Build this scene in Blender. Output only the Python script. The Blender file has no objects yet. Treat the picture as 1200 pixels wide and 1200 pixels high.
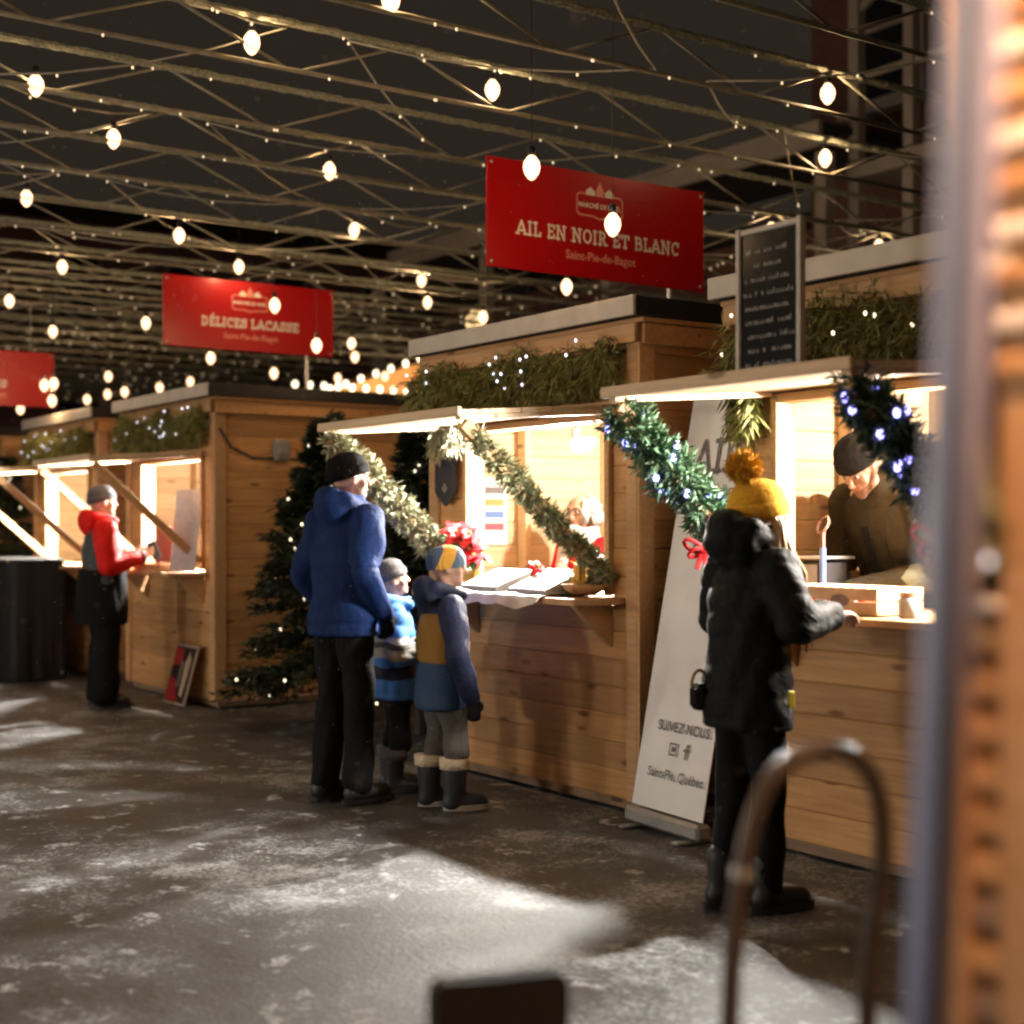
import bpy, math, random
import numpy as np
from mathutils import Vector, Matrix, noise as mnoise

random.seed(7)
rng = np.random.default_rng(11)
SC = bpy.context.scene
COL = SC.collection

# ------------------------------------------------------------------ camera, world, exposure
YAW = math.radians(55.4)
F = 1720.0                      # focal length in pixels of the 1200 px photograph
HOR = 620.0                     # horizon row
CZ = 1.42                       # eye height
DV = Vector((-math.sin(YAW), math.cos(YAW), 0))
RV = Vector((math.cos(YAW), math.sin(YAW), 0))

cam = bpy.data.cameras.new('camera')
camo = bpy.data.objects.new('camera', cam)
COL.objects.link(camo)
camo.location = (0, 0, CZ)
camo.rotation_euler = (math.pi / 2, 0, YAW)
cam.sensor_width = 36
cam.lens = 36 * F / 1200
cam.shift_y = 20 / 1200
cam.clip_start = 0.05
cam.clip_end = 500
cam.dof.use_dof = True
cam.dof.focus_distance = 7.0
cam.dof.aperture_fstop = 1.4
SC.camera = camo

W = bpy.data.worlds.new('World')
SC.world = W
W.use_nodes = True
wn, wl = W.node_tree.nodes, W.node_tree.links
wn.clear()
wo = wn.new('ShaderNodeOutputWorld')
bg = wn.new('ShaderNodeBackground')
sky = wn.new('ShaderNodeTexSky')
sky.sky_type = 'NISHITA'
sky.sun_disc = False
sky.sun_elevation = math.radians(-9)
sky.sun_rotation = math.radians(200)
glow = wn.new('ShaderNodeMixRGB')          # night sky: last twilight plus the town's glow
glow.blend_type = 'ADD'
glow.inputs[0].default_value = 1.0
glow.inputs[2].default_value = (0.235, 0.18, 0.130, 1)
wl.new(sky.outputs[0], glow.inputs[1])
wl.new(glow.outputs[0], bg.inputs[0])
bg.inputs[1].default_value = 0.1
wl.new(bg.outputs[0], wo.inputs[0])

SC.view_settings.view_transform = 'Standard'
SC.view_settings.look = 'None'
SC.view_settings.exposure = 0.0
SC.view_settings.gamma = 1.0
SC.view_settings.use_curve_mapping = False
SC.render.engine = 'CYCLES'
SC.cycles.use_denoising = True
SC.cycles.max_bounces = 6
SC.cycles.diffuse_bounces = 3
SC.cycles.glossy_bounces = 3
SC.cycles.transparent_max_bounces = 6
SC.cycles.sample_clamp_indirect = 6.0
SC.cycles.caustics_reflective = False
SC.cycles.caustics_refractive = False
SC.cycles.pixel_filter_type = 'BLACKMAN_HARRIS'
SC.cycles.filter_width = 2.3

LAMP_W = 125.0                  # lamp inside each stall
SPOT_W = 1000.0                  # its reflector towards the aisle
BULB_W = 8.5                   # each festoon bulb


def at(px, py, Z):
    """world point seen at pixel (px,py) of the photograph at camera depth Z"""
    p = DV * Z + RV * ((px - 600) / F * Z)
    return Vector((p.x, p.y, CZ - (py - HOR) / F * Z))


# ------------------------------------------------------------------ mesh builder
class MB:
    def __init__(self):
        self.v, self.f, self.m = [], [], []

    def add(self, vs, fs, mi=0):
        o = len(self.v)
        self.v += [tuple(v) for v in vs]
        self.f += [tuple(i + o for i in f) for f in fs]
        self.m += [mi] * len(fs)
        return self

    def box(self, c, s, rot=None, mi=0):
        x, y, z = s[0] / 2, s[1] / 2, s[2] / 2
        vs = [Vector(p) for p in ((-x, -y, -z), (x, -y, -z), (x, y, -z), (-x, y, -z), (-x, -y, z), (x, -y, z), (x, y, z), (-x, y, z))]
        if rot is not None:
            vs = [rot @ v for v in vs]
        c = Vector(c)
        return self.add([v + c for v in vs], [(0, 3, 2, 1), (4, 5, 6, 7), (0, 1, 5, 4), (1, 2, 6, 5), (2, 3, 7, 6), (3, 0, 4, 7)], mi)

    def cbox(self, c, s, b=0.004, rot=None, mi=0):
        """box with all edges chamfered"""
        x, y, z = s[0] / 2, s[1] / 2, s[2] / 2
        vs, idx = [], {}
        for sx in (-1, 1):
            for sy in (-1, 1):
                for sz in (-1, 1):
                    for ax in range(3):
                        p = [sx * (x - b), sy * (y - b), sz * (z - b)]
                        p[ax] = (sx * x, sy * y, sz * z)[ax]
                        idx[(sx, sy, sz, ax)] = len(vs)
                        vs.append(Vector(p))
        fs = []

        def face(keys):
            f = [idx[k] for k in keys]
            n = (vs[f[1]] - vs[f[0]]).cross(vs[f[2]] - vs[f[0]])
            cen = sum((vs[i] for i in f), Vector()) / len(f)
            fs.append(tuple(f if n.dot(cen) > 0 else f[::-1]))
        q = [(-1, -1), (1, -1), (1, 1), (-1, 1)]
        for ax in range(3):
            for sg in (-1, 1):
                k = []
                for a, b2 in q:
                    t = [a, b2]
                    t.insert(ax, sg)
                    k.append((t[0], t[1], t[2], ax))
                face(k)
        for ax in range(3):
            o1, o2 = [a for a in range(3) if a != ax]
            for s1 in (-1, 1):
                for s2 in (-1, 1):
                    k = []
                    for se, oa in ((-1, o1), (-1, o2), (1, o2), (1, o1)):
                        t = [0, 0, 0]
                        t[ax], t[o1], t[o2] = se, s1, s2
                        k.append((t[0], t[1], t[2], oa))
                    face(k)
        for sx in (-1, 1):
            for sy in (-1, 1):
                for sz in (-1, 1):
                    face([(sx, sy, sz, 0), (sx, sy, sz, 1), (sx, sy, sz, 2)])
        c = Vector(c)
        return self.add([(rot @ v if rot is not None else v) + c for v in vs], fs, mi)

    def bar(self, p0, p1, w, h, up=(0, 0, 1), mi=0, b=0.003):
        p0, p1 = Vector(p0), Vector(p1)
        d = (p1 - p0)
        L = d.length
        d.normalize()
        u = Vector(up)
        s = d.cross(u).normalized()
        u = s.cross(d)
        R = Matrix((d, s, u)).transposed()
        return self.cbox((p0 + p1) / 2, (L, w, h), b, R, mi)

    def tube(self, pts, r, n=8, mi=0, caps=True):
        pts = [Vector(p) for p in pts]
        rs = r if isinstance(r, (list, tuple)) else [r] * len(pts)
        vs, fs = [], []
        ref = None
        for i, p in enumerate(pts):
            t = (pts[min(i + 1, len(pts) - 1)] - pts[max(i - 1, 0)]).normalized()
            if ref is None:
                ref = t.orthogonal().normalized()
            ref = (ref - t * ref.dot(t))
            ref = ref.normalized() if ref.length > 1e-6 else t.orthogonal().normalized()
            b = t.cross(ref)
            for k in range(n):
                a = 2 * math.pi * k / n
                vs.append(p + (ref * math.cos(a) + b * math.sin(a)) * rs[i])
        for i in range(len(pts) - 1):
            for k in range(n):
                k2 = (k + 1) % n
                fs.append((i * n + k, i * n + k2, (i + 1) * n + k2, (i + 1) * n + k))
        if caps:
            fs.append(tuple(range(n))[::-1])
            fs.append(tuple((len(pts) - 1) * n + k for k in range(n)))
        return self.add(vs, fs, mi)

    def cap(self, p0, r0, p1, r1, n=12):
        """tapered capsule"""
        p0, p1 = Vector(p0), Vector(p1)
        d = p1 - p0
        if d.length < 1e-6:
            d = Vector((0, 0, 1e-4))
        t = d.normalized()
        pts, rs = [], []
        for a in (80, 55, 28, 0):
            pts.append(p0 - t * r0 * math.sin(math.radians(a)))
            rs.append(r0 * math.cos(math.radians(a)))
        for a in (0, 28, 55, 80):
            pts.append(p1 + t * r1 * math.sin(math.radians(a)))
            rs.append(r1 * math.cos(math.radians(a)))
        return self.tube(pts, rs, n)

    def chain(self, prs, n=12):
        for (p0, r0), (p1, r1) in zip(prs, prs[1:]):
            self.cap(p0, r0, p1, r1, n)
        return self

    def ell(self, c, r, R=None, n=14, m=9, mi=0):
        c = Vector(c)
        vs, fs = [Vector((0, 0, -1))], []
        for j in range(1, m):
            ph = -math.pi / 2 + math.pi * j / m
            for k in range(n):
                a = 2 * math.pi * k / n
                vs.append(Vector((math.cos(ph) * math.cos(a), math.cos(ph) * math.sin(a), math.sin(ph))))
        vs.append(Vector((0, 0, 1)))
        for k in range(n):
            fs.append((0, 1 + (k + 1) % n, 1 + k))
            fs.append((len(vs) - 1, len(vs) - 1 - n + k, len(vs) - 1 - n + (k + 1) % n))
        for j in range(m - 2):
            for k in range(n):
                a, b = 1 + j * n + k, 1 + j * n + (k + 1) % n
                fs.append((a, b, b + n, a + n))
        out = []
        for v in vs:
            q = Vector((v.x * r[0], v.y * r[1], v.z * r[2]))
            out.append((R @ q if R is not None else q) + c)
        return self.add(out, fs, mi)

    def loft(self, secs, n=18, mi=0):
        """closed body through elliptic sections (center, rx, ry)"""
        vs, fs = [], []
        for c, rx, ry in secs:
            c = Vector(c)
            for k in range(n):
                a = 2 * math.pi * k / n
                vs.append(c + Vector((rx * math.cos(a), ry * math.sin(a), 0)))
        for i in range(len(secs) - 1):
            for k in range(n):
                k2 = (k + 1) % n
                fs.append((i * n + k, i * n + k2, (i + 1) * n + k2, (i + 1) * n + k))
        fs.append(tuple(range(n))[::-1])
        fs.append(tuple((len(secs) - 1) * n + k for k in range(n)))
        return self.add(vs, fs, mi)

    def prism(self, poly, n, thick, mi=0):
        """flat polygon (3D points, planar) extruded along n"""
        n = Vector(n).normalized() * thick
        k = len(poly)
        a = [Vector(p) for p in poly]
        vs = a + [p + n for p in a]
        nn = (a[1] - a[0]).cross(a[2] - a[1])
        base = tuple(range(k)) if nn.dot(n) < 0 else tuple(range(k))[::-1]
        fs = [base, tuple(i + k for i in base[::-1])]
        for i in range(k):
            j = (i + 1) % k
            fs.append((i, j, j + k, i + k) if nn.dot(n) > 0 else (j, i, i + k, j + k))
        return self.add(vs, fs, mi)

    def mesh(self, name, mats, loc=(0, 0, 0), smooth=False):
        me = bpy.data.meshes.new(name)
        l = Vector(loc)
        me.from_pydata([(v[0] - l.x, v[1] - l.y, v[2] - l.z) for v in self.v], [], self.f)
        for m in (mats if isinstance(mats, (list, tuple)) else [mats]):
            me.materials.append(m)
        if any(self.m):
            me.polygons.foreach_set('material_index', self.m)
        if smooth:
            me.polygons.foreach_set('use_smooth', [True] * len(me.polygons))
        me.update()
        return me

    def build(self, name, mats, parent=None, smooth=False, loc=None):
        if loc is None:
            loc = world_loc(parent) if parent else (0, 0, 0)
        me = self.mesh(name, mats, loc, smooth)
        return link(name, me, parent, (0, 0, 0) if parent else loc)


def world_loc(o):
    l = Vector((0, 0, 0))
    while o:
        l += o.location
        o = o.parent
    return l


def link(name, me, parent=None, loc=(0, 0, 0), rot=None):
    o = bpy.data.objects.new(name, me)
    COL.objects.link(o)
    o.location = loc
    if rot:
        o.rotation_euler = rot
    if parent:
        o.parent = parent
    return o


def tag(o, label=None, cat=None, group=None, kind=None):
    if label:
        o['label'] = label
    if cat:
        o['category'] = cat
    if group:
        o['group'] = group
    if kind:
        o['kind'] = kind
    return o


def thing(name, label, cat, loc, group=None, rz=0):
    o = bpy.data.objects.new(name, None)
    COL.objects.link(o)
    o.location = loc
    o.rotation_euler = (0, 0, rz)
    o.empty_display_size = 0.1
    return tag(o, label, cat, group)


# ------------------------------------------------------------------ materials
MATS = {}


def nodes_of(m):
    m.use_nodes = True
    return m.node_tree.nodes, m.node_tree.links, m.node_tree.nodes['Principled BSDF']


def mat(name, col, rough=0.7, metal=0.0, var=0.12, scale=30.0, bump=0.15, spec=0.4, dist=0.004, coat=0.0, crease=0.0):
    """plain procedural material: base colour with fine noise variation and bump"""
    if name in MATS:
        return MATS[name]
    m = bpy.data.materials.new(name)
    n, l, p = nodes_of(m)
    tc = n.new('ShaderNodeTexCoord')
    nz = n.new('ShaderNodeTexNoise')
    nz.inputs['Scale'].default_value = scale
    nz.inputs['Detail'].default_value = 4
    l.new(tc.outputs['Object'], nz.inputs['Vector'])
    ramp = n.new('ShaderNodeValToRGB')
    c = Vector(col)
    lo, hi = c * (1 - var), c * (1 + var)
    ramp.color_ramp.elements[0].color = (*lo, 1)
    ramp.color_ramp.elements[1].color = (*hi, 1)
    ramp.color_ramp.elements[0].position = 0.3
    ramp.color_ramp.elements[1].position = 0.7
    l.new(nz.outputs['Fac'], ramp.inputs[0])
    l.new(ramp.outputs[0], p.inputs['Base Color'])
    p.inputs['Roughness'].default_value = rough
    p.inputs['Metallic'].default_value = metal
    p.inputs['Specular IOR Level'].default_value = spec
    p.inputs['Coat Weight'].default_value = coat
    if bump:
        b = n.new('ShaderNodeBump')
        b.inputs['Strength'].default_value = bump
        b.inputs['Distance'].default_value = dist
        l.new(nz.outputs['Fac'], b.inputs['Height'])
        l.new(b.outputs[0], p.inputs['Normal'])
        if crease:
            n2 = n.new('ShaderNodeTexNoise')
            n2.inputs['Scale'].default_value = 11.0
            n2.inputs['Detail'].default_value = 3
            n2.inputs['Distortion'].default_value = 2.2
            l.new(tc.outputs['Object'], n2.inputs['Vector'])
            b2 = n.new('ShaderNodeBump')
            b2.inputs['Strength'].default_value = crease
            b2.inputs['Distance'].default_value = 0.03
            l.new(n2.outputs['Fac'], b2.inputs['Height'])
            l.new(b2.outputs[0], b.inputs['Normal'])
    MATS[name] = m
    return m


def emit(name, col, strength):
    if name in MATS:
        return MATS[name]
    m = bpy.data.materials.new(name)
    n, l, p = nodes_of(m)
    p.inputs['Base Color'].default_value = (0.8, 0.8, 0.8, 1)
    p.inputs['Emission Color'].default_value = (*col, 1)
    p.inputs['Emission Strength'].default_value = strength
    MATS[name] = m
    return m


def wood(name, c0, c1, c2, rough=0.6, knots=True):
    """sawn softwood: grain along local X, each plank a tone of its own, knots"""
    m = bpy.data.materials.new(name)
    n, l, p = nodes_of(m)
    tc = n.new('ShaderNodeTexCoord')
    oi = n.new('ShaderNodeObjectInfo')
    off = n.new('ShaderNodeVectorMath')
    off.operation = 'MULTIPLY_ADD'
    mul = n.new('ShaderNodeCombineXYZ')
    for i in range(3):
        l.new(oi.outputs['Random'], mul.inputs[i])
    off.inputs[1].default_value = (37.0, 53.0, 71.0)
    l.new(mul.outputs[0], off.inputs[0])
    l.new(tc.outputs['Object'], off.inputs[2])
    mp = n.new('ShaderNodeMapping')
    mp.inputs['Scale'].default_value = (1.6, 26, 26)
    l.new(off.outputs[0], mp.inputs[0])
    nz = n.new('ShaderNodeTexNoise')
    nz.inputs['Scale'].default_value = 1.6
    nz.inputs['Detail'].default_value = 5
    nz.inputs['Distortion'].default_value = 0.6
    l.new(mp.outputs[0], nz.inputs['Vector'])
    ramp = n.new('ShaderNodeValToRGB')
    ramp.color_ramp.elements[0].color = (*c0, 1)
    ramp.color_ramp.elements[0].position = 0.3
    ramp.color_ramp.elements[1].color = (*c1, 1)
    ramp.color_ramp.elements[1].position = 0.72
    l.new(nz.outputs['Fac'], ramp.inputs[0])
    hs = n.new('ShaderNodeHueSaturation')
    vr = n.new('ShaderNodeMapRange')
    vr.inputs['To Min'].default_value = 0.78
    vr.inputs['To Max'].default_value = 1.18
    l.new(oi.outputs['Random'], vr.inputs[0])
    l.new(vr.outputs[0], hs.inputs['Value'])
    l.new(ramp.outputs[0], hs.inputs['Color'])
    last = hs.outputs[0]
    # broad weathering stains
    st = n.new('ShaderNodeTexNoise')
    st.inputs['Scale'].default_value = 1.7
    st.inputs['Detail'].default_value = 3
    l.new(off.outputs[0], st.inputs['Vector'])
    sr = n.new('ShaderNodeMapRange')
    sr.inputs['From Min'].default_value = 0.45
    sr.inputs['From Max'].default_value = 0.75
    sr.inputs['To Max'].default_value = 0.35
    l.new(st.outputs['Fac'], sr.inputs[0])
    mx = n.new('ShaderNodeMixRGB')
    mx.inputs[2].default_value = (*c2, 1)
    l.new(sr.outputs[0], mx.inputs[0])
    l.new(last, mx.inputs[1])
    last = mx.outputs[0]
    if knots:
        km = n.new('ShaderNodeMapping')
        km.inputs['Scale'].default_value = (2.6, 8.5, 8.5)
        l.new(off.outputs[0], km.inputs[0])
        vo = n.new('ShaderNodeTexVoronoi')
        vo.inputs['Scale'].default_value = 1.0
        l.new(km.outputs[0], vo.inputs['Vector'])
        kr = n.new('ShaderNodeMapRange')
        kr.inputs['From Min'].default_value = 0.09
        kr.inputs['From Max'].default_value = 0.17
        kr.inputs['To Min'].default_value = 0.85
        kr.inputs['To Max'].default_value = 0.0
        l.new(vo.outputs['Distance'], kr.inputs[0])
        k2 = n.new('ShaderNodeMixRGB')
        k2.inputs[2].default_value = (c0[0] * 0.35, c0[1] * 0.28, c0[2] * 0.25, 1)
        l.new(kr.outputs[0], k2.inputs[0])
        l.new(last, k2.inputs[1])
        last = k2.outputs[0]
    l.new(last, p.inputs['Base Color'])
    p.inputs['Roughness'].default_value = rough
    p.inputs['Specular IOR Level'].default_value = 0.3
    b = n.new('ShaderNodeBump')
    b.inputs['Strength'].default_value = 0.25
    b.inputs['Distance'].default_value = 0.003
    l.new(nz.outputs['Fac'], b.inputs['Height'])
    l.new(b.outputs[0], p.inputs['Normal'])
    MATS[name] = m
    return m


PINE = wood('pine boards', (0.45, 0.235, 0.092), (0.62, 0.355, 0.150), (0.33, 0.17, 0.07))
LITPINE = wood('pine lining paled for lamplight', (0.60, 0.44, 0.27), (0.74, 0.58, 0.39), (0.54, 0.39, 0.24))  # paler copy of the pine, bright lamplight worked into its colour
TRIM = wood('pine trim', (0.47, 0.27, 0.12), (0.60, 0.37, 0.19), (0.38, 0.22, 0.11), knots=False)
OLDWOOD = wood('weathered planks', (0.20, 0.13, 0.08), (0.33, 0.22, 0.14), (0.14, 0.1, 0.07))
MEMBRANE = mat('black roofing felt', (0.018, 0.017, 0.016), 0.85)
FLASH = mat('pale metal flashing', (0.46, 0.43, 0.38), 0.5, 0.0, scale=6)
BLACKMETAL = mat('black metal', (0.02, 0.02, 0.02), 0.4, 0.6)
GALV = mat('galvanised steel', (0.42, 0.42, 0.40), 0.4, 0.8, scale=12)
WHITE = mat('white paper', (0.78, 0.77, 0.74), 0.6, bump=0.03)
CLOTH = mat('white tablecloth', (0.75, 0.74, 0.72), 0.9, bump=0.5, scale=14, dist=0.01)
INK = mat('black ink', (0.03, 0.03, 0.03), 0.6, bump=0)
GREYINK = mat('grey ink', (0.16, 0.15, 0.15), 0.6, bump=0)
REDSIGN = mat('red sign vinyl', (0.32, 0.001, 0.003), 0.32, var=0.04, scale=3, bump=0.02, spec=0.3)
SIGNWHITE = mat('white vinyl lettering', (0.62, 0.58, 0.52), 0.4, bump=0)
SIGNROSE = mat('pink vinyl print', (0.6, 0.22, 0.17), 0.4, bump=0)
CABLE = mat('black cable', (0.015, 0.015, 0.015), 0.5)


def glow_glass(name, col, strength):
    """clear glass filled with light: lets the filament's light out and glows itself"""
    m = bpy.data.materials.new(name)
    m.use_nodes = True
    n, l = m.node_tree.nodes, m.node_tree.links
    n.clear()
    o = n.new('ShaderNodeOutputMaterial')
    a = n.new('ShaderNodeAddShader')
    t = n.new('ShaderNodeBsdfTransparent')
    e = n.new('ShaderNodeEmission')
    e.inputs[0].default_value = (*col, 1)
    e.inputs[1].default_value = strength
    l.new(t.outputs[0], a.inputs[0])
    l.new(e.outputs[0], a.inputs[1])
    l.new(a.outputs[0], o.inputs[0])
    MATS[name] = m
    return m


BULB = glow_glass('lit bulb glass', (1.0, 0.58, 0.31), 1.7)
FAIRY = emit('warm fairy light', (1.0, 0.82, 0.55), 3.0)
FAIRYBLUE = emit('cold blue fairy light', (0.30, 0.28, 1.0), 7.0)
FAIRYCOOL = emit('cold white fairy light', (0.85, 0.85, 1.0), 2.2)
LAMPGLASS = emit('lit lamp glass', (1.0, 0.86, 0.66), 12.0)
RED = mat('red velvet', (0.55, 0.01, 0.015), 0.8, scale=40, bump=0.4)
GOLD = mat('gold foil', (0.75, 0.5, 0.16), 0.3, 0.9, scale=60, bump=0.8)
DARKPLASTIC = mat('dark plastic', (0.02, 0.02, 0.022), 0.4)


def foliage(name, lo, hi, trans=0.15):
    m = bpy.data.materials.new(name)
    n, l, p = nodes_of(m)
    g = n.new('ShaderNodeNewGeometry')
    r = n.new('ShaderNodeValToRGB')
    r.color_ramp.elements[0].color = (*lo, 1)
    r.color_ramp.elements[1].color = (*hi, 1)
    l.new(g.outputs['Random Per Island'], r.inputs[0])
    l.new(r.outputs[0], p.inputs['Base Color'])
    p.inputs['Roughness'].default_value = 0.55
    p.inputs['Specular IOR Level'].default_value = 0.3
    MATS[name] = m
    return m


FIR = foliage('fir needles', (0.008, 0.014, 0.006), (0.030, 0.045, 0.018))
EAVEFIR = foliage('cedar boughs', (0.09, 0.10, 0.028), (0.28, 0.27, 0.085))
PALEFIR = foliage('frosted garland', (0.18, 0.20, 0.11), (0.52, 0.52, 0.36))
SAGEFIR = foliage('dusty green garland', (0.16, 0.18, 0.09), (0.50, 0.50, 0.30))
GREENFIR = foliage('green artificial garland', (0.02, 0.055, 0.028), (0.13, 0.24, 0.13))
DARKFIR = foliage('dark artificial garland', (0.018, 0.036, 0.020), (0.085, 0.13, 0.07))
BARK = mat('bark', (0.05, 0.035, 0.025), 0.9, bump=0.6)


# ------------------------------------------------------------------ needles
def spikes(base, dirs, length, width, twist=True):
    """numpy: one slim triangle per base point"""
    n = len(base)
    d = dirs / np.linalg.norm(dirs, axis=1, keepdims=True)
    r = rng.normal(size=(n, 3))
    s = np.cross(d, r)
    s /= np.linalg.norm(s, axis=1, keepdims=True) + 1e-9
    L = np.broadcast_to(np.asarray(length).reshape(-1, 1), (n, 1))
    w = np.broadcast_to(np.asarray(width).reshape(-1, 1), (n, 1))
    v = np.empty((n, 4, 3))
    v[:, 0] = base
    v[:, 1] = base + d * L * 0.45 + s * w
    v[:, 2] = base + d * L
    v[:, 3] = base + d * L * 0.45 - s * w
    return v.reshape(-1, 3)


def needle_obj(name, verts, m, parent, kind='stuff'):
    n = len(verts) // 4
    l = np.array(world_loc(parent))
    me = bpy.data.meshes.new(name)
    me.vertices.add(n * 4)
    me.vertices.foreach_set('co', (verts - l).astype(np.float32).ravel())
    me.loops.add(n * 4)
    me.loops.foreach_set('vertex_index', np.arange(n * 4, dtype=np.int32))
    me.polygons.add(n)
    me.polygons.foreach_set('loop_start', np.arange(0, n * 4, 4, dtype=np.int32))
    me.polygons.foreach_set('loop_total', np.full(n, 4, dtype=np.int32))
    me.materials.append(m)
    me.update(calc_edges=True)
    o = link(name, me, parent)
    if kind:
        o['kind'] = kind
    return o


def lights_obj(name, pts, r, m, parent):
    mb = MB()
    for p in pts:
        mb.ell(p, (r, r, r * 1.3), n=6, m=4)
    o = mb.build(name, m, parent, smooth=True)
    o['kind'] = 'stuff'
    return o


def path_garland(parent, pts, radius, count, m, length=0.07, width=0.006, clump=0.35):
    """bushy garland round a polyline; clumped radial tips"""
    P = np.array([list(p) for p in pts], float)
    seg = np.linalg.norm(np.diff(P, axis=0), axis=1)
    cum = np.concatenate([[0], np.cumsum(seg)])
    nt = count // 14
    t = rng.uniform(0, cum[-1], nt)
    i = np.clip(np.searchsorted(cum, t) - 1, 0, len(seg) - 1)
    f = ((t - cum[i]) / seg[i])[:, None]
    c = P[i] * (1 - f) + P[i + 1] * f
    ax = (P[i + 1] - P[i]) / seg[i][:, None]
    rd = rng.normal(size=(nt, 3))
    rd -= ax * (rd * ax).sum(1, keepdims=True)
    rd /= np.linalg.norm(rd, axis=1, keepdims=True)
    bump = 0.75 + 0.35 * np.sin(t * 19 + rng.uniform(0, 6)) * clump + rng.uniform(-0.2, 0.25, nt)
    tip = rd * (radius * bump)[:, None] + ax * rng.normal(0, 0.3 * radius, nt)[:, None]
    # each tip is a small twig with 14 needles
    s = rng.uniform(0.15, 1.0, (nt, 14, 1))
    base = c[:, None] + tip[:, None] * s
    td = tip / (np.linalg.norm(tip, axis=1, keepdims=True) + 1e-9)
    dirs = td[:, None] * 0.9 + rng.normal(0, 0.75, (nt, 14, 3))
    v = spikes(base.reshape(-1, 3), dirs.reshape(-1, 3), rng.uniform(0.5, 1.1, nt * 14) * length, width)
    return needle_obj('foliage', v, m, parent), (c + tip * 0.95)

# ------------------------------------------------------------------ ground
def ground_material():
    m = bpy.data.materials.new('trodden icy asphalt')
    n, l, p = nodes_of(m)
    tc = n.new('ShaderNodeTexCoord')

    def noise(scale, detail, rough=0.55, sc=(1, 1, 1), rz=0.0):
        mp = n.new('ShaderNodeMapping')
        mp.inputs['Scale'].default_value = sc
        mp.inputs['Rotation'].default_value = (0, 0, rz)
        l.new(tc.outputs['Object'], mp.inputs[0])
        t = n.new('ShaderNodeTexNoise')
        t.inputs['Scale'].default_value = scale
        t.inputs['Detail'].default_value = detail
        t.inputs['Roughness'].default_value = rough
        l.new(mp.outputs[0], t.inputs['Vector'])
        return t.outputs['Fac']

    def rng_(src, a, b, c, d):
        r = n.new('ShaderNodeMapRange')
        r.inputs['From Min'].default_value = a
        r.inputs['From Max'].default_value = b
        r.inputs['To Min'].default_value = c
        r.inputs['To Max'].default_value = d
        l.new(src, r.inputs[0])
        return r.outputs[0]

    def math_(op, a, b):
        k = n.new('ShaderNodeMath')
        k.operation = op
        for i, s in enumerate((a, b)):
            if isinstance(s, float):
                k.inputs[i].default_value = s
            else:
                l.new(s, k.inputs[i])
        return k.outputs[0]
    broad = noise(0.55, 5, 0.6)
    patch = noise(2.6, 6, 0.65, (1, 1, 1))
    fine = noise(46, 3, 0.7)
    streak = noise(5.5, 4, 0.6, (1, 1, 1))
    snow = math_('ADD', rng_(broad, 0.35, 0.7, -0.06, 0.24), rng_(patch, 0.36, 0.66, 0.10, 0.46))
    snow = math_('ADD', snow, rng_(fine, 0.35, 0.7, -0.16, 0.16))
    white = rng_(streak, 0.53, 0.66, 0.0, 0.72)
    white = math_('MULTIPLY', white, rng_(fine, 0.3, 0.6, 0.5, 1.0))
    snow = math_('MAXIMUM', snow, white)
    cl = n.new('ShaderNodeClamp')
    l.new(snow, cl.inputs[0])
    ramp = n.new('ShaderNodeValToRGB')
    e = ramp.color_ramp.elements
    e[0].color = (0.014, 0.0105, 0.008, 1)
    e[1].color = (0.62, 0.64, 0.65, 1)
    a = e.new(0.35)
    a.color = (0.075, 0.074, 0.072, 1)
    a = e.new(0.62)
    a.color = (0.325, 0.338, 0.342, 1)
    l.new(cl.outputs[0], ramp.inputs[0])
    l.new(ramp.outputs[0], p.inputs['Base Color'])
    l.new(rng_(cl.outputs[0], 0.0, 0.6, 0.5, 0.8), p.inputs['Roughness'])
    p.inputs['Specular IOR Level'].default_value = 0.35
    b = n.new('ShaderNodeBump')
    b.inputs['Strength'].default_value = 0.35
    b.inputs['Distance'].default_value = 0.012
    l.new(math_('ADD', cl.outputs[0], rng_(fine, 0, 1, 0, 0.18)), b.inputs['Height'])
    l.new(b.outputs[0], p.inputs['Normal'])
    return m


mb = MB()
gx = np.linspace(-22, 6, 141)
gy = np.linspace(-6, 8, 71)
vs, fs = [], []
for j, y in enumerate(gy):
    for i, x in enumerate(gx):
        edge = min(1, (x + 22) / 2, (6 - x) / 2, (y + 6) / 2, (8 - y) / 2)
        z = 0.014 * mnoise.noise(Vector((x * 0.9, y * 0.9, 0))) + 0.012 * mnoise.noise(Vector((x * 3.1, y * 3.1, 4)))
        vs.append((x, y, (z - 0.012) * max(0, edge) - (0.0 if edge > 0 else 0)))
nx = len(gx)
for j in range(len(gy) - 1):
    for i in range(nx - 1):
        a = j * nx + i
        fs.append((a, a + 1, a + nx + 1, a + nx))
# outer skirt to the horizon
B = [(-22, -6), (6, -6), (6, 8), (-22, 8)]
O = [(-200, -200), (200, -200), (200, 200), (-200, 200)]
base = len(vs)
vs += [(x, y, 0) for x, y in B] + [(x, y, 0) for x, y in O]
for k in range(4):
    k2 = (k + 1) % 4
    fs.append((base + k, base + 4 + k, base + 4 + k2, base + k2))
mb.add(vs, fs)
g = mb.build('ground', ground_material(), smooth=True)
tag(g, 'trodden icy asphalt of the market aisle with patches of snow', kind='structure')

# ------------------------------------------------------------------ stalls
YF = 4.66
DEPTH = 2.2
PLANKS = {}


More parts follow.
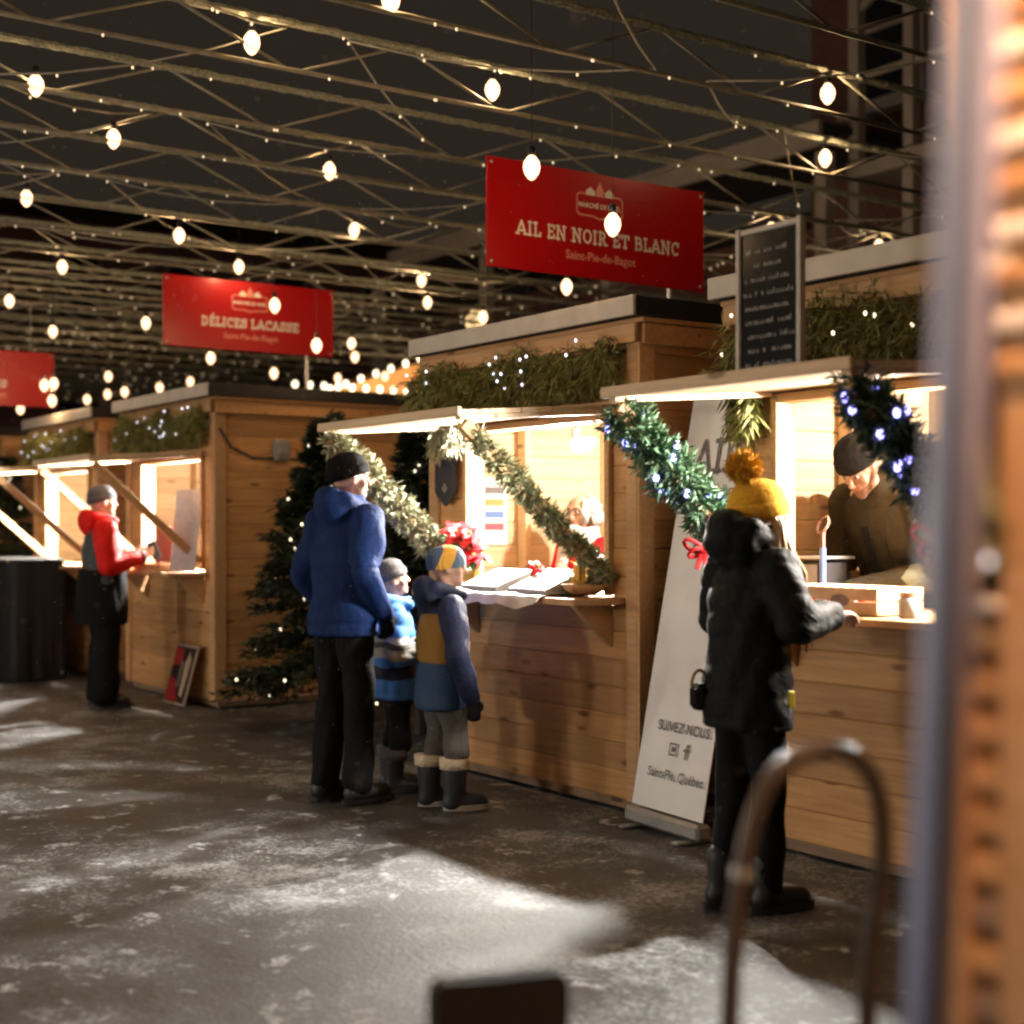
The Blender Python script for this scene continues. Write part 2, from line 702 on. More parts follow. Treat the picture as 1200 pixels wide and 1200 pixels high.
def plank(parent, c, length, h, axis='x', m=None, t=0.024, inner=1):
    key = (round(length, 3), round(h, 3), (m or PINE).name, t)
    if key not in PLANKS:
        me = MB().cbox((0, 0, 0), (length, t, h), 0.0065).mesh('plank', [m or PINE, LITPINE])
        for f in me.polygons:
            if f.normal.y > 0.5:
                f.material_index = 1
        PLANKS[key] = me
    j = random.uniform(-0.0015, 0.0015)
    c = Vector(c)
    if axis == 'x':
        c.y += j
        rot = (0, 0, math.pi if inner < 0 else 0)
    else:
        c.x += j
        rot = (0, 0, -math.pi / 2 * inner)
    return link('plank', PLANKS[key], parent, c - world_loc(parent), rot)


def make_stall(label, x0, x1, wx0, wx1, group='wooden market stalls in a row', braces=True, flap=True, lamp=1.0, yf=YF, lampkey=True, lamps=(0.12,), soft=0.045, amb=0.6):
    xc = (x0 + x1) / 2
    yb = yf + DEPTH
    root = thing('market_stall', label, 'market stall', (xc, yf, 0), group)
    W_ = x1 - x0
    z0, ph = 0.06, 0.14
    zc, zt, ztop = z0 + 7 * ph, z0 + 14 * ph, z0 + 17 * ph      # counter, window head, wall top
    for k in range(17):
        z = z0 + ph * (k + 0.5)
        if k < 7 or k >= 14:
            plank(root, (xc, yf + 0.012, z), W_, ph)
        else:
            plank(root, ((x0 + wx0) / 2, yf + 0.012, z), wx0 - x0, ph)
            plank(root, ((x1 + wx1) / 2, yf + 0.012, z), x1 - wx1, ph)
        plank(root, (xc, yb - 0.012, z), W_, ph, inner=-1)
        plank(root, (x0 + 0.012, (yf + yb) / 2, z), DEPTH - 0.05, ph, 'y')
        plank(root, (x1 - 0.012, (yf + yb) / 2, z), DEPTH - 0.05, ph, 'y', inner=-1)
    # corner boards
    for (x, s) in ((x0, -1), (x1, 1)):
        for y, t in ((yf, -1), (yb, 1)):
            MB().cbox((x - s * 0.035, y + t * 0.0125, z0 + 1.19), (0.085, 0.022, 2.38)).build('corner_board', TRIM, root)
            MB().cbox((x + s * 0.0125, y - t * 0.03, z0 + 1.19), (0.022, 0.10, 2.378)).build('corner_board', TRIM, root)
    # window frame
    for x, s in ((wx0, 1), (wx1, -1)):
        MB().cbox((x + s * 0.02, yf + 0.03, (zc + zt) / 2 + 0.02), (0.04, 0.12, zt - zc - 0.06)).build('window_jamb', TRIM, root)
    MB().cbox(((wx0 + wx1) / 2, yf + 0.03, zt - 0.022), (wx1 - wx0, 0.11, 0.04)).build('window_head', TRIM, root)
    # studs inside
    for x in (x0 + 0.35, x0 + 0.55, xc - 0.1, xc + 0.3, x1 - 0.4):
        MB().cbox((x, yb - 0.072, z0 + 1.16), (0.045, 0.09, 2.30)).build('stud', LITPINE, root)
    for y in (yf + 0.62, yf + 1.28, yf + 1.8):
        MB().cbox((x0 + 0.072, y, z0 + 1.16), (0.09, 0.045, 2.30)).build('stud', LITPINE, root)
        MB().cbox((x1 - 0.072, y, z0 + 1.16), (0.09, 0.045, 2.30)).build('stud', LITPINE, root)
    MB().cbox((xc, (yf + yb) / 2, 0.03), (W_ - 0.06, DEPTH - 0.06, 0.05)).build('floor', OLDWOOD, root)
    for x in (x0 + 0.12, x1 - 0.12):
        for y in (yf + 0.12, yb - 0.12):
            MB().cbox((x, y, -0.005), (0.1, 0.1, 0.02)).build('foot', OLDWOOD, root)
            MB().cbox((x, y, 0.02), (0.07, 0.07, 0.08)).build('foot', TRIM, root)
    # roof
    zr = ztop + 0.012
    MB().cbox((xc, (yf + yb) / 2, zr), (W_ + 0.18, DEPTH + 0.1, 0.024)).build('roof_deck', PINE, root)
    MB().cbox((xc, (yf + yb) / 2 + 0.01, zr + 0.062), (W_ + 0.2, DEPTH + 0.22, 0.098)).build('roof', MEMBRANE, root)
    MB().cbox((xc, yf - 0.112, zr + 0.062), (W_ + 0.2, 0.02, 0.098)).build('roof_flashing', FLASH, root)
    MB().cbox((xc, yf - 0.062, zr - 0.062), (W_ + 0.1, 0.024, 0.095)).build('fascia', TRIM, root)
    for x, s in ((x0, -1), (x1, 1)):
        MB().cbox((x + s * 0.062, (yf + yb) / 2, zr - 0.066), (0.024, DEPTH + 0.06, 0.10)).build('fascia', PINE, root)
    # counter shelf with brackets
    MB().cbox(((wx0 + wx1) / 2 + 0.02, yf - 0.17, zc + 0.018), (wx1 - wx0 + 0.16, 0.34, 0.034)).build('counter', TRIM, root)
    MB().cbox(((wx0 + wx1) / 2, yf + 0.26, zc + 0.018), (wx1 - wx0, 0.46, 0.034)).build('counter', TRIM, root)
    for x in (wx0 + 0.12, wx1 - 0.02):
        mb = MB()
        mb.prism([(x - 0.02, yf - 0.004, zc), (x - 0.02, yf - 0.25, zc), (x - 0.02, yf - 0.004, zc - 0.22)], (1, 0, 0), 0.04)
        mb.build('bracket', TRIM, root)
    zf0, zf1, yo = zt + 0.02, 1.972, yf - 0.95
    if flap:
        # three boards side by side, hinged at the window head, on two battens
        fx0, fx1 = wx0 - 0.02, wx1 + 0.02
        nb = 5
        for k in range(nb):
            ya, yb2 = yf - 0.03 - k * 0.184, yf - 0.03 - (k + 1) * 0.184
            za = zf0 + (zf1 - zf0) * (yf - ya) / 0.95
            zb = zf0 + (zf1 - zf0) * (yf - yb2) / 0.95
            MB().bar(((fx0 + fx1) / 2, ya - 0.001, za), ((fx0 + fx1) / 2, yb2 + 0.001, zb), fx1 - fx0, 0.024).build('flap_board', LITPINE, root)
        for x in (fx0 + 0.03, fx1 - 0.03):
            MB().bar((x, yf - 0.05, zf0 - 0.026), (x, yo + 0.02, zf1 - 0.024), 0.045, 0.024).build('flap_batten', LITPINE, root)
        MB().cbox(((fx0 + fx1) / 2, yo + 0.004, zf1 + 0.004), (fx1 - fx0 + 0.03, 0.024, 0.045)).build('flap_edge', LITPINE, root)
    ends = []
    for x in (wx0 + 0.01, wx1 - 0.01):
        p0, p1 = Vector((x, yo + 0.05, zf1 - 0.05)), Vector((x, yf - 0.035, zc + 0.12))
        if braces:
            MB().bar(p0, p1, 0.038, 0.062).build('brace', TRIM, root)
        ends.append((p0, p1))
    lts = []
    for dl in lamps if lamp else ():
        lx, ly, lz = xc + dl, yf + 0.45, 1.90
        lt = thing('ceiling_lamp', '', 'lamp', (lx, ly, lz))
        lt['label'] = lampkey if isinstance(lampkey, str) else lampkey[lamps.index(dl)]
        MB().tube([(lx, ly, ztop), (lx, ly, lz + 0.09)], 0.006, 6).build('cord', CABLE, lt)
        MB().tube([(lx, ly, lz + 0.10), (lx, ly, lz + 0.045)], 0.025, 10).build('lamp_holder', WHITE, lt)
        MB().ell((lx, ly, lz), (0.028, 0.028, 0.034)).build('lamp_glass', LAMPGLASS, lt, smooth=True)
        ld = bpy.data.lights.new('lamp_light', 'POINT')
        ld.energy = LAMP_W * amb
        ld.color = (1.0, 0.91, 0.77)
        ld.shadow_soft_size = 0.05
        lo = bpy.data.objects.new('lamp_light', ld)
        COL.objects.link(lo)
        lo.parent = lt
        lo.location = (0.0, 0, -0.06) if soft > 0.1 else (xc + 0.62 - lx, 0.55, 0.28)
        MB().ell(Vector((lx, ly, lz)) + lo.location + Vector((0, 0, 0.10)), (0.05, 0.05, 0.03)).build('ceiling_fitting', LAMPGLASS, lt, smooth=True)
        # the lamp's reflector throws most of its light out over the counter
        mbr = MB()
        mbr.tube([(lx, ly + 0.03, lz + 0.0), (lx, ly + 0.10, lz + 0.02), (lx, ly + 0.14, lz + 0.03)], [0.05, 0.042, 0.025], 16)
        mbr.build('reflector', WHITE, lt)
        sd = bpy.data.lights.new('reflector_light', 'SPOT')
        sd.energy = SPOT_W * lamp
        sd.color = (1.0, 0.94, 0.86)
        sd.spot_size = math.radians(150)
        sd.spot_blend = 0.25
        sd.shadow_soft_size = soft
        so = bpy.data.objects.new('reflector_light', sd)
        COL.objects.link(so)
        so.parent = lt
        so.location = (0, -0.07, 0)
        so.rotation_euler = Vector((0, -1, -0.25)).to_track_quat('-Z', 'Y').to_euler()
        lts.append(lt)
    return dict(root=root, lamps=lts, zc=zc + 0.035, zt=zt, ztop=ztop, ends=ends, xc=xc, x0=x0, x1=x1, wx0=wx0, wx1=wx1, yf=yf)


S2 = make_stall('wooden stall selling garlic, poinsettia on its counter, under the large red sign', -7.59, -5.64, -7.22, -5.85, lamp=0.98, amb=1.9, lamps=(-0.15,),
                lampkey='reflector lamp lighting the stall with the poinsettia')
S3 = make_stall('wooden stall at the right, bearded vendor at its counter and a chalkboard on its flap', -4.91, -2.93, -4.70, -3.42,
                lamp=0.62, amb=1.5, lamps=(0.16, 0.72),
                lampkey=('left reflector lamp lighting the stall of the vendor in the black cap', 'second reflector lamp, added to lighten shadows, in the stall of the vendor in the black cap'))  # second lamp added to split and soften the shadow on the ground
S1 = make_stall('wooden stall with its orange side wall showing, customer in a red jacket in front', -12.83, -10.88, -12.46, -11.1,
                lampkey='reflector lamp lighting the stall where the red jacket customer stands')
S0 = make_stall('far wooden stall at the left behind the table draped in black', -15.6, -13.62, -15.2, -13.84,
                lampkey='reflector lamp lighting the stall behind the black table')
SM = make_stall('farthest wooden stall, only a sliver of its lit front at the left edge', -18.8, -16.85, -18.4, -17.05, lamp=0.7,
                lampkey='reflector lamp lighting the stall at the left edge')


OPP = 0.46
# the other side of the aisle: the stalls that face these, left of and behind the camera
for x0_, lab in ((-6.9, 'first'), (-10.4, 'second'), (-13.9, 'third')):
    S = make_stall(f'{lab} stall of the opposite row, outside the left edge of the photo', x0_, x0_ + 1.95, x0_ + 0.3, x0_ + 1.65, lamp=OPP, soft=0.5, flap=False, braces=False,
                   lampkey=f'reflector lamp in the {lab} stall of the opposite row', yf=3.4)
    xc_ = S['xc']
    for o in [S['root']] + S['lamps']:
        o.location = (2 * xc_ - o.location.x, -o.location.y, o.location.z)
        o.rotation_euler = (0, 0, math.pi)


# garlands of boughs along the eaves
def eave_garland(S, label, lights=True, x0=None, x1=None, n=8600, warm=False, zlo=2.06, lightm=None):
    x0 = S['x0'] + 0.02 if x0 is None else x0
    x1 = S['x1'] - 0.06 if x1 is None else x1
    y = S['yf'] - 0.05
    t = thing('eave_garland', label, 'garland', ((x0 + x1) / 2, y, 2.3), 'fir boughs along the stall eaves')
    MB().tube([(x0, y + 0.02, 2.31), ((x0 + x1) / 2, y + 0.02, 2.30), (x1, y + 0.02, 2.31)], 0.012, 6).build('stem', BARK, t)
    nt = n // 9
    bx = rng.uniform(x0, x1, nt)
    env = 0.045 * np.sin(bx * 7.3 + x0) + 0.035 * np.sin(bx * 17.1)
    bz = rng.uniform(2.17, 2.39, nt) + env * 0.7
    by = y - rng.uniform(-0.02, 0.09, nt)
    hang = np.stack([rng.normal(0, 0.35, nt), rng.normal(-0.22, 0.2, nt), rng.normal(-0.85, 0.35, nt)], 1)
    hl = rng.uniform(0.07, 0.17, nt)
    s = rng.uniform(0.0, 1.0, (nt, 9, 1))
    b0 = np.stack([bx, by, bz], 1)
    base = b0[:, None] + (hang * hl[:, None])[:, None] * s
    d = hang[:, None] * 0.8 + rng.normal(0, 0.45, (nt, 9, 3))
    base[..., 2] = np.maximum(base[..., 2], zlo + 0.05)
    v = spikes(base.reshape(-1, 3), d.reshape(-1, 3), rng.uniform(0.05, 0.10, nt * 9), 0.0042)
    v[:, 2] = np.maximum(v[:, 2], zlo + 0.008)
    v[:, 1] = np.minimum(v[:, 1], S['yf'] - 0.004)
    needle_obj('foliage', v, EAVEFIR, t)
    if lights:
        k = 15
        pts = np.stack([rng.uniform(x0, x1, k), y - rng.uniform(0.10, 0.15, k), rng.uniform(2.17, 2.40, k)], 1)
        lights_obj('fairy_lights', pts, 0.0075, lightm or FAIRY, t)
    return t


eave_garland(S2, 'bushy fir garland on the eave beneath the large red sign', x0=-7.66, x1=-5.72, lightm=FAIRYCOOL)
eave_garland(S1, 'bushy fir garland on the eave of the stall with the orange side wall', lightm=FAIRYCOOL)
eave_garland(S0, 'bushy fir garland on the eave of the stall behind the black table', lightm=FAIRYCOOL)
eave_garland(SM, 'bushy fir garland on the eave at the left edge', lights=False, n=2600)
eave_garland(S3, 'fir garland with warm lights on the eave behind the chalkboard', n=9800)


# ------------------------------------------------------------------ lettering
def arc(cx, cy, rx, ry, a0, a1, n=10):
    return [(cx + rx * math.cos(math.radians(a0 + (a1 - a0) * i / n)), cy + ry * math.sin(math.radians(a0 + (a1 - a0) * i / n))) for i in range(n + 1)]


GLYPH = {   # strokes, serif feet, advance
    'A': ([[(0.06, 0.04), (0.42, 0.97)], [(0.42, 0.97), (0.78, 0.04)], [(0.2, 0.3), (0.64, 0.3)]], [(0.08, 0), (0.76, 0)], 0.92),
    'I': ([[(0.2, 0), (0.2, 1)]], [(0.2, 0), (0.2, 1)], 0.48),
    'L': ([[(0.2, 0), (0.2, 1)], [(0.12, 0.08), (0.62, 0.08), (0.62, 0.3)]], [(0.2, 0), (0.2, 1)], 0.76),
    'E': ([[(0.2, 0), (0.2, 1)], [(0.1, 0.92), (0.62, 0.92), (0.62, 0.72)], [(0.2, 0.5), (0.5, 0.5)], [(0.1, 0.08), (0.64, 0.08), (0.64, 0.3)]], [], 0.78),
    'N': ([[(0.18, 0), (0.18, 1)], [(0.18, 0.97), (0.72, 0.05)], [(0.72, 0), (0.72, 1)]], [(0.18, 0), (0.16, 1), (0.74, 1)], 0.98),
    'O': ([arc(0.42, 0.5, 0.32, 0.43, 0, 360, 18)], [], 0.9),
    'R': ([[(0.2, 0), (0.2, 1)], [(0.1, 0.92), (0.46, 0.92), (0.6, 0.82), (0.6, 0.62), (0.46, 0.5), (0.2, 0.5)], [(0.42, 0.5), (0.68, 0.04)]], [(0.2, 0), (0.72, 0)], 0.9),
    'T': ([[(0.4, 0), (0.4, 0.95)], [(0.08, 0.7), (0.08, 0.92), (0.72, 0.92), (0.72, 0.7)]], [(0.4, 0)], 0.84),
    'B': ([[(0.2, 0), (0.2, 1)], [(0.1, 0.92), (0.48, 0.92), (0.6, 0.82), (0.6, 0.62), (0.48, 0.52), (0.2, 0.52)], [(0.48, 0.52), (0.66, 0.4), (0.66, 0.18), (0.52, 0.08), (0.1, 0.08)]], [], 0.86),
    'C': ([arc(0.44, 0.5, 0.32, 0.43, 48, 312, 14), [(0.68, 0.66), (0.68, 0.95)]], [], 0.84),
    'D': ([[(0.2, 0), (0.2, 1)], [(0.1, 0.92), (0.44, 0.92), (0.62, 0.78), (0.68, 0.5), (0.62, 0.22), (0.44, 0.08), (0.1, 0.08)]], [], 0.88),
    'S': ([[(0.62, 0.7), (0.5, 0.88), (0.32, 0.93), (0.15, 0.82), (0.16, 0.62), (0.32, 0.52), (0.52, 0.45), (0.62, 0.3), (0.54, 0.12), (0.34, 0.07), (0.12, 0.2)], [(0.63, 0.62), (0.63, 0.95)], [(0.11, 0.05), (0.11, 0.36)]], [], 0.78),
}
GLYPH['\u00c9'] = (GLYPH['E'][0] + [[(0.34, 1.12), (0.5, 1.3)]], [], 0.78)


def slab_text(s, height, w=0.17):
    """list of 2D quads (u,v) for a bold slab-serif line, centred on u = 0"""
    quads, x = [], 0.0
    for ch in s:
        if ch == ' ':
            x += 0.42
            continue
        strokes, feet, adv = GLYPH[ch]
        for st in strokes:
            for a, b in zip(st, st[1:]):
                dx, dy = b[0] - a[0], b[1] - a[1]
                L = math.hypot(dx, dy) or 1e-6
                ex, ey = dx / L * w * 0.3, dy / L * w * 0.3
                nx_, ny_ = -dy / L * w / 2, dx / L * w / 2
                quads.append([(x + a[0] - ex + nx_, a[1] - ey + ny_), (x + a[0] - ex - nx_, a[1] - ey - ny_),
                              (x + b[0] + ex - nx_, b[1] + ey - ny_), (x + b[0] + ex + nx_, b[1] + ey + ny_)])
        for fx, fy in feet:
            y0, y1 = (0, 0.14) if fy < 0.5 else (0.86, 1.0)
            quads.append([(x + fx - 0.19, y0), (x + fx + 0.19, y0), (x + fx + 0.19, y1), (x + fx - 0.19, y1)])
        x += adv
    return [[((u - x / 2) * height, v * height) for u, v in q] for q in quads]


def put_quads(quads, o, u, v, n, thick0=0.0015):
    mb = MB()
    o, u, v, n = Vector(o), Vector(u), Vector(v), Vector(n)
    for i, q in enumerate(quads):
        lift = thick0 + 0.00025 * (i % 9)
        pts = [o + u * a + v * b + n * lift for a, b in q]
        k = len(pts)
        nn = (pts[1] - pts[0]).cross(pts[2] - pts[1])
        mb.add(pts, [tuple(range(k)) if nn.dot(n) > 0 else tuple(range(k))[::-1]])
    return mb


def font_text(name, s, size, o, u, v, n, m, parent, bold=0.0, align='CENTER', lift=0.002):
    cu = bpy.data.curves.new('lettering', 'FONT')
    cu.body = s
    cu.size = size
    cu.align_x = align
    cu.offset = bold
    tmp = bpy.data.objects.new('lettering', cu)
    COL.objects.link(tmp)
    dg = bpy.context.evaluated_depsgraph_get()
    me = bpy.data.meshes.new_from_object(tmp.evaluated_get(dg))
    bpy.data.objects.remove(tmp)
    u, v, n = Vector(u), Vector(v), Vector(n)
    o = Vector(o) + n * lift - world_loc(parent)
    R = Matrix((u, v, n)).transposed()
    for vert in me.vertices:
        vert.co = o + R @ vert.co
    me.materials.clear()
    me.materials.append(m)
    return link(name, me, parent)


def red_sign(X, y0, zb, w, h, label, line, sub, texth=0.080, extra=None):
    """sign across the aisle, printed side towards +X"""
    yc = y0 + w / 2
    t = thing('hanging_sign', label, 'sign', (X, yc, zb), 'red stall signs above the roofs')
    MB().cbox((X, yc, zb + h / 2), (0.012, w, h), 0.002).build('panel', REDSIGN, t)
    # pressed seam of the board and corner screws
    MB().cbox((X + 0.006, yc, zb + h * 0.80), (0.0035, w - 0.01, 0.004), 0.0008).build('seam', mat('dark red vinyl', (0.30, 0.004, 0.006), 0.4, bump=0), t)
    for yy in (y0 + 0.03, y0 + w - 0.03):
        for zz in (zb + 0.03, zb + h - 0.03):
            MB().ell((X + 0.008, yy, zz), (0.004, 0.011, 0.011), n=8, m=5).build('screw', GALV, t)
    for yy in (y0 + w - 0.25,) if not extra else (y0 + 0.25, y0 + w - 0.25):
        MB().tube([(X - 0.02, yy, 2.53 if not extra else zb + h - 0.05), (X - 0.02, yy, zb + h - 0.02 if not extra else 3.8)], 0.016 if not extra else 0.004, 8).build('post' if not extra else 'hanging_wire', GALV, t)
    U, V, Nn = (0, 1, 0), (0, 0, 1), (1, 0, 0)
    put_quads(slab_text(line, texth), (X + 0.006, yc, zb + h * 0.325), U, V, Nn).build('lettering', SIGNWHITE, t)
    font_text('lettering', sub, texth * 0.86, (X + 0.006, yc, zb + h * 0.165), U, V, Nn, SIGNROSE, t, bold=0.0012)
    if extra:
        put_quads(slab_text(extra, texth), (X + 0.006, yc, zb + h * 0.60), U, V, Nn).build('lettering', SIGNWHITE, t)
        return t
    # emblem: framed wordmark with three little roofs on top
    ez = zb + h * 0.70
    q = []

    def strip(pts, w_=0.011):
        for a, b in zip(pts, pts[1:]):
            dx, dy = b[0] - a[0], b[1] - a[1]
            L = math.hypot(dx, dy)
            nx_, ny_ = -dy / L * w_ / 2, dx / L * w_ / 2
            q.append([(a[0] + nx_, a[1] + ny_), (a[0] - nx_, a[1] - ny_), (b[0] - nx_, b[1] - ny_), (b[0] + nx_, b[1] + ny_)])
    strip([(-0.09, 0.06), (-0.145, 0.06), (-0.165, 0.045), (-0.165, -0.05), (-0.145, -0.065), (-0.05, -0.065), (0, -0.08), (0.05, -0.065), (0.145, -0.065), (0.165, -0.05), (0.165, 0.045), (0.145, 0.06), (0.09, 0.06)])
    q.append([(-0.028, 0.05), (0.028, 0.05), (0.028, 0.085), (0.0, 0.135), (-0.028, 0.085)])
    put_quads(q, (X + 0.006, yc - 0.01, ez), U, V, Nn).build('emblem', SIGNROSE, t)
    q = [[(-0.10, 0.052), (-0.036, 0.052), (-0.036, 0.078), (-0.068, 0.10), (-0.10, 0.078)],
         [(0.036, 0.052), (0.10, 0.052), (0.10, 0.078), (0.068, 0.10), (0.036, 0.078)]]
    put_quads(q, (X + 0.006, yc - 0.01, ez), U, V, Nn, 0.003).build('emblem', SIGNWHITE, t)
    font_text('lettering', 'MARCH\u00c9 DE NO\u00cbL', 0.037, (X + 0.006, yc - 0.01, ez - 0.018), U, V, Nn, SIGNWHITE, t, bold=0.0012)
    return t


red_sign(-6.67, 4.43, 2.855, 1.58, 0.605, 'large red sign reading AIL EN NOIR ET BLANC above the middle stall', 'AIL EN NOIR ET BLANC', 'Saint-Pie-de-Bagot')
red_sign(-11.80, 4.58, 2.965, 1.60, 0.60, 'red sign reading D\u00c9LICES LACASSE above the stall with orange side wall', 'D\u00c9LICES LACASSE', 'Saint-Pie-de-Bagot')
red_sign(-15.75, 3.38, 2.72, 1.52, 0.58, 'dark red sign cut off by the left edge of the photo', 'T BONNES', 'Saint-Pie-de-Bagot', extra='LE')

# ------------------------------------------------------------------ roof trusses
TOPZ = 4.02
BOTZ = 3.78
TX = [-3.95, -4.85, -5.83, -6.85, -7.90, -8.72, -9.62, -10.58, -11.55]
while TX[-1] > -27:
    TX.append(TX[-1] - 0.97)
TRUSS = mat('frosted truss wrapping', (0.25, 0.265, 0.205), 0.85, scale=55, bump=1.0, var=0.4, dist=0.012)
TRUSSB = mat('painted truss steel', (0.22, 0.21, 0.165), 0.55, scale=20, var=0.2)
Y0T, Y1T = -3.2, 11.4
PAN = 1.3
nodes = [Y0T + PAN * k for k in range(int((Y1T - Y0T) / PAN) + 1)]
rr = random.Random(3)


def fuzzy_chord():
    pts, rs = [], []
    n = 420
    for i in range(n + 1):
        y = Y0T + (Y1T - Y0T) * i / n
        pts.append((0.002 * rr.uniform(-1, 1), y, TOPZ + 0.002 * rr.uniform(-1, 1)))
        rs.append(0.0225 + 0.004 * rr.uniform(-1, 1))
    return MB().tube(pts, rs, 7).mesh('top_chord', TRUSS, (0, 0, TOPZ))


chord_me = fuzzy_chord()
bot_me = MB().tube([(0, Y0T, BOTZ), (0, Y1T, BOTZ)], 0.014, 6).mesh('bottom_chord', TRUSSB, (0, 0, TOPZ), True)
web_dn = MB().tube([(0, 0, TOPZ), (0, PAN / 2 - 0.03, BOTZ)], 0.0085, 6).mesh('web_bar', TRUSSB, (0, 0, TOPZ), True)
web_up = MB().tube([(0, 0.03, BOTZ), (0, PAN / 2, TOPZ)], 0.0085, 6).mesh('web_bar', TRUSSB, (0, 0, TOPZ), True)
ORD = ['nearest', 'second nearest', 'third nearest', 'fourth nearest', 'fifth nearest', 'sixth nearest', 'seventh nearest', 'eighth nearest', 'ninth nearest',
       'tenth nearest', 'eleventh nearest', 'twelfth nearest', 'thirteenth nearest', 'fourteenth nearest', 'fifteenth nearest', 'sixteenth nearest', 'seventeenth nearest',
       'eighteenth nearest', 'nineteenth nearest', 'twentieth nearest', 'twenty-first nearest', 'twenty-second nearest']
TINY = emit('dim fairy light', (1.0, 0.74, 0.42), 0.9)
for i, x in list(enumerate(TX)) + [(0, -1.0), (0, -1.95), (0, -2.95)]:
    k = len(TX) - 1 - i
    lab = ('lattice roof truss above the top edge of the photo' if i == 0 else
           f'{ORD[i - 1]} lattice roof truss overhead, counted from the camera' if i <= len(ORD) else
           'farthest lattice roof truss, above the stalls at the left edge' if k == 0 else 'far lattice roof truss among the crowded ones deep over the aisle')
    t = thing('roof_truss', lab, 'roof truss', (x, 0, TOPZ), 'lattice trusses spanning over the aisle')
    link('top_chord', chord_me, t)
    link('bottom_chord', bot_me, t)
    sh = (i * 0.37) % PAN - 0.4
    for y in nodes[:-1]:
        if y + sh < Y0T or y + sh + PAN > Y1T:
            continue
        link('web_bar', web_dn, t, (0, y + sh, 0))
        link('web_bar', web_up, t, (0, y + sh + PAN / 2, 0))
    pts = [(x + 0.02, rr.uniform(-1, 10), BOTZ - 0.018 if rr.random() < 0.6 else TOPZ - 0.03) for _ in range(24)]
    lights_obj('fairy_lights', pts, 0.007, TINY, t)

# the beams along the aisle that carry the trusses
for y, lab in ((-3.0, 'long steel beam carrying the truss ends on the near side of the aisle'), (11.2, 'long steel beam carrying the truss ends behind the stalls')):
    t = thing('roof_beam', lab, 'beam', (-16, y, 3.66))
    MB().cbox((-16, y, 3.68), (26, 0.1, 0.14), 0.01).build('beam', TRUSSB, t)
    for x in (-28, -22, -16, -10, -4.2):
        MB().tube([(x, y, 0), (x, y, 3.6)], 0.05, 10).build('post', TRUSSB, t, smooth=True)

# light wires zigzagging between the trusses along the aisle
for k, (y, lab) in enumerate(((-0.6, 'first, on the near side of the aisle'), (1.0, 'second'), (2.7, 'third'), (4.3, 'fourth'), (5.9, 'fifth'), (7.5, 'sixth'), (9.1, 'last, behind the stalls'))):
    t = thing('light_wire', f'thin light wire zigzagging between the roof trusses, {lab}', 'light wire', (-14, y, BOTZ), 'light wires zigzagging between the trusses')
    pts = []
    for i, x in enumerate(TX):
        zz = TOPZ - 0.03 if i % 2 else BOTZ + 0.02
        pts.append(Vector((x, y + (0.62 if (i + k) % 2 else -0.62), zz)))
    fine_ = []
    for a, b in zip(pts, pts[1:]):
        for s in range(4):
            f = s / 4
            p = a.lerp(b, f)
            p.z -= 0.07 * 4 * f * (1 - f)
            fine_.append(p)
    fine_.append(pts[-1])
    MB().tube(fine_, 0.0065, 5).build('wire', TRUSSB, t, smooth=True)
    lights_obj('fairy_lights', [p - Vector((0, 0, 0.014)) for p in fine_ if rr.random() < 0.6], 0.0075, TINY, t)

# ------------------------------------------------------------------ festoon bulbs
glass_me = None
prof = [(0.0, -0.078), (0.018, -0.068), (0.036, -0.042), (0.043, -0.014), (0.039, 0.012), (0.024, 0.034), (0.015, 0.045)]


def lathe_mesh(name, prof_, m, n=14, smooth=True):
    mb = MB()
    mb.tube([(0, 0, z) for r, z in prof_], [max(r, 0.0005) for r, z in prof_], n)
    return mb.mesh(name, m, smooth=smooth)


glass_me = lathe_mesh('glass', prof, BULB)
sock_me = lathe_mesh('socket', [(0.014, 0.040), (0.019, 0.045), (0.019, 0.085), (0.008, 0.092)], CABLE, 10)
cord_me = MB().tube([(0, 0, 0), (0, 0, 1)], 0.0022, 6).mesh('cord', CABLE)
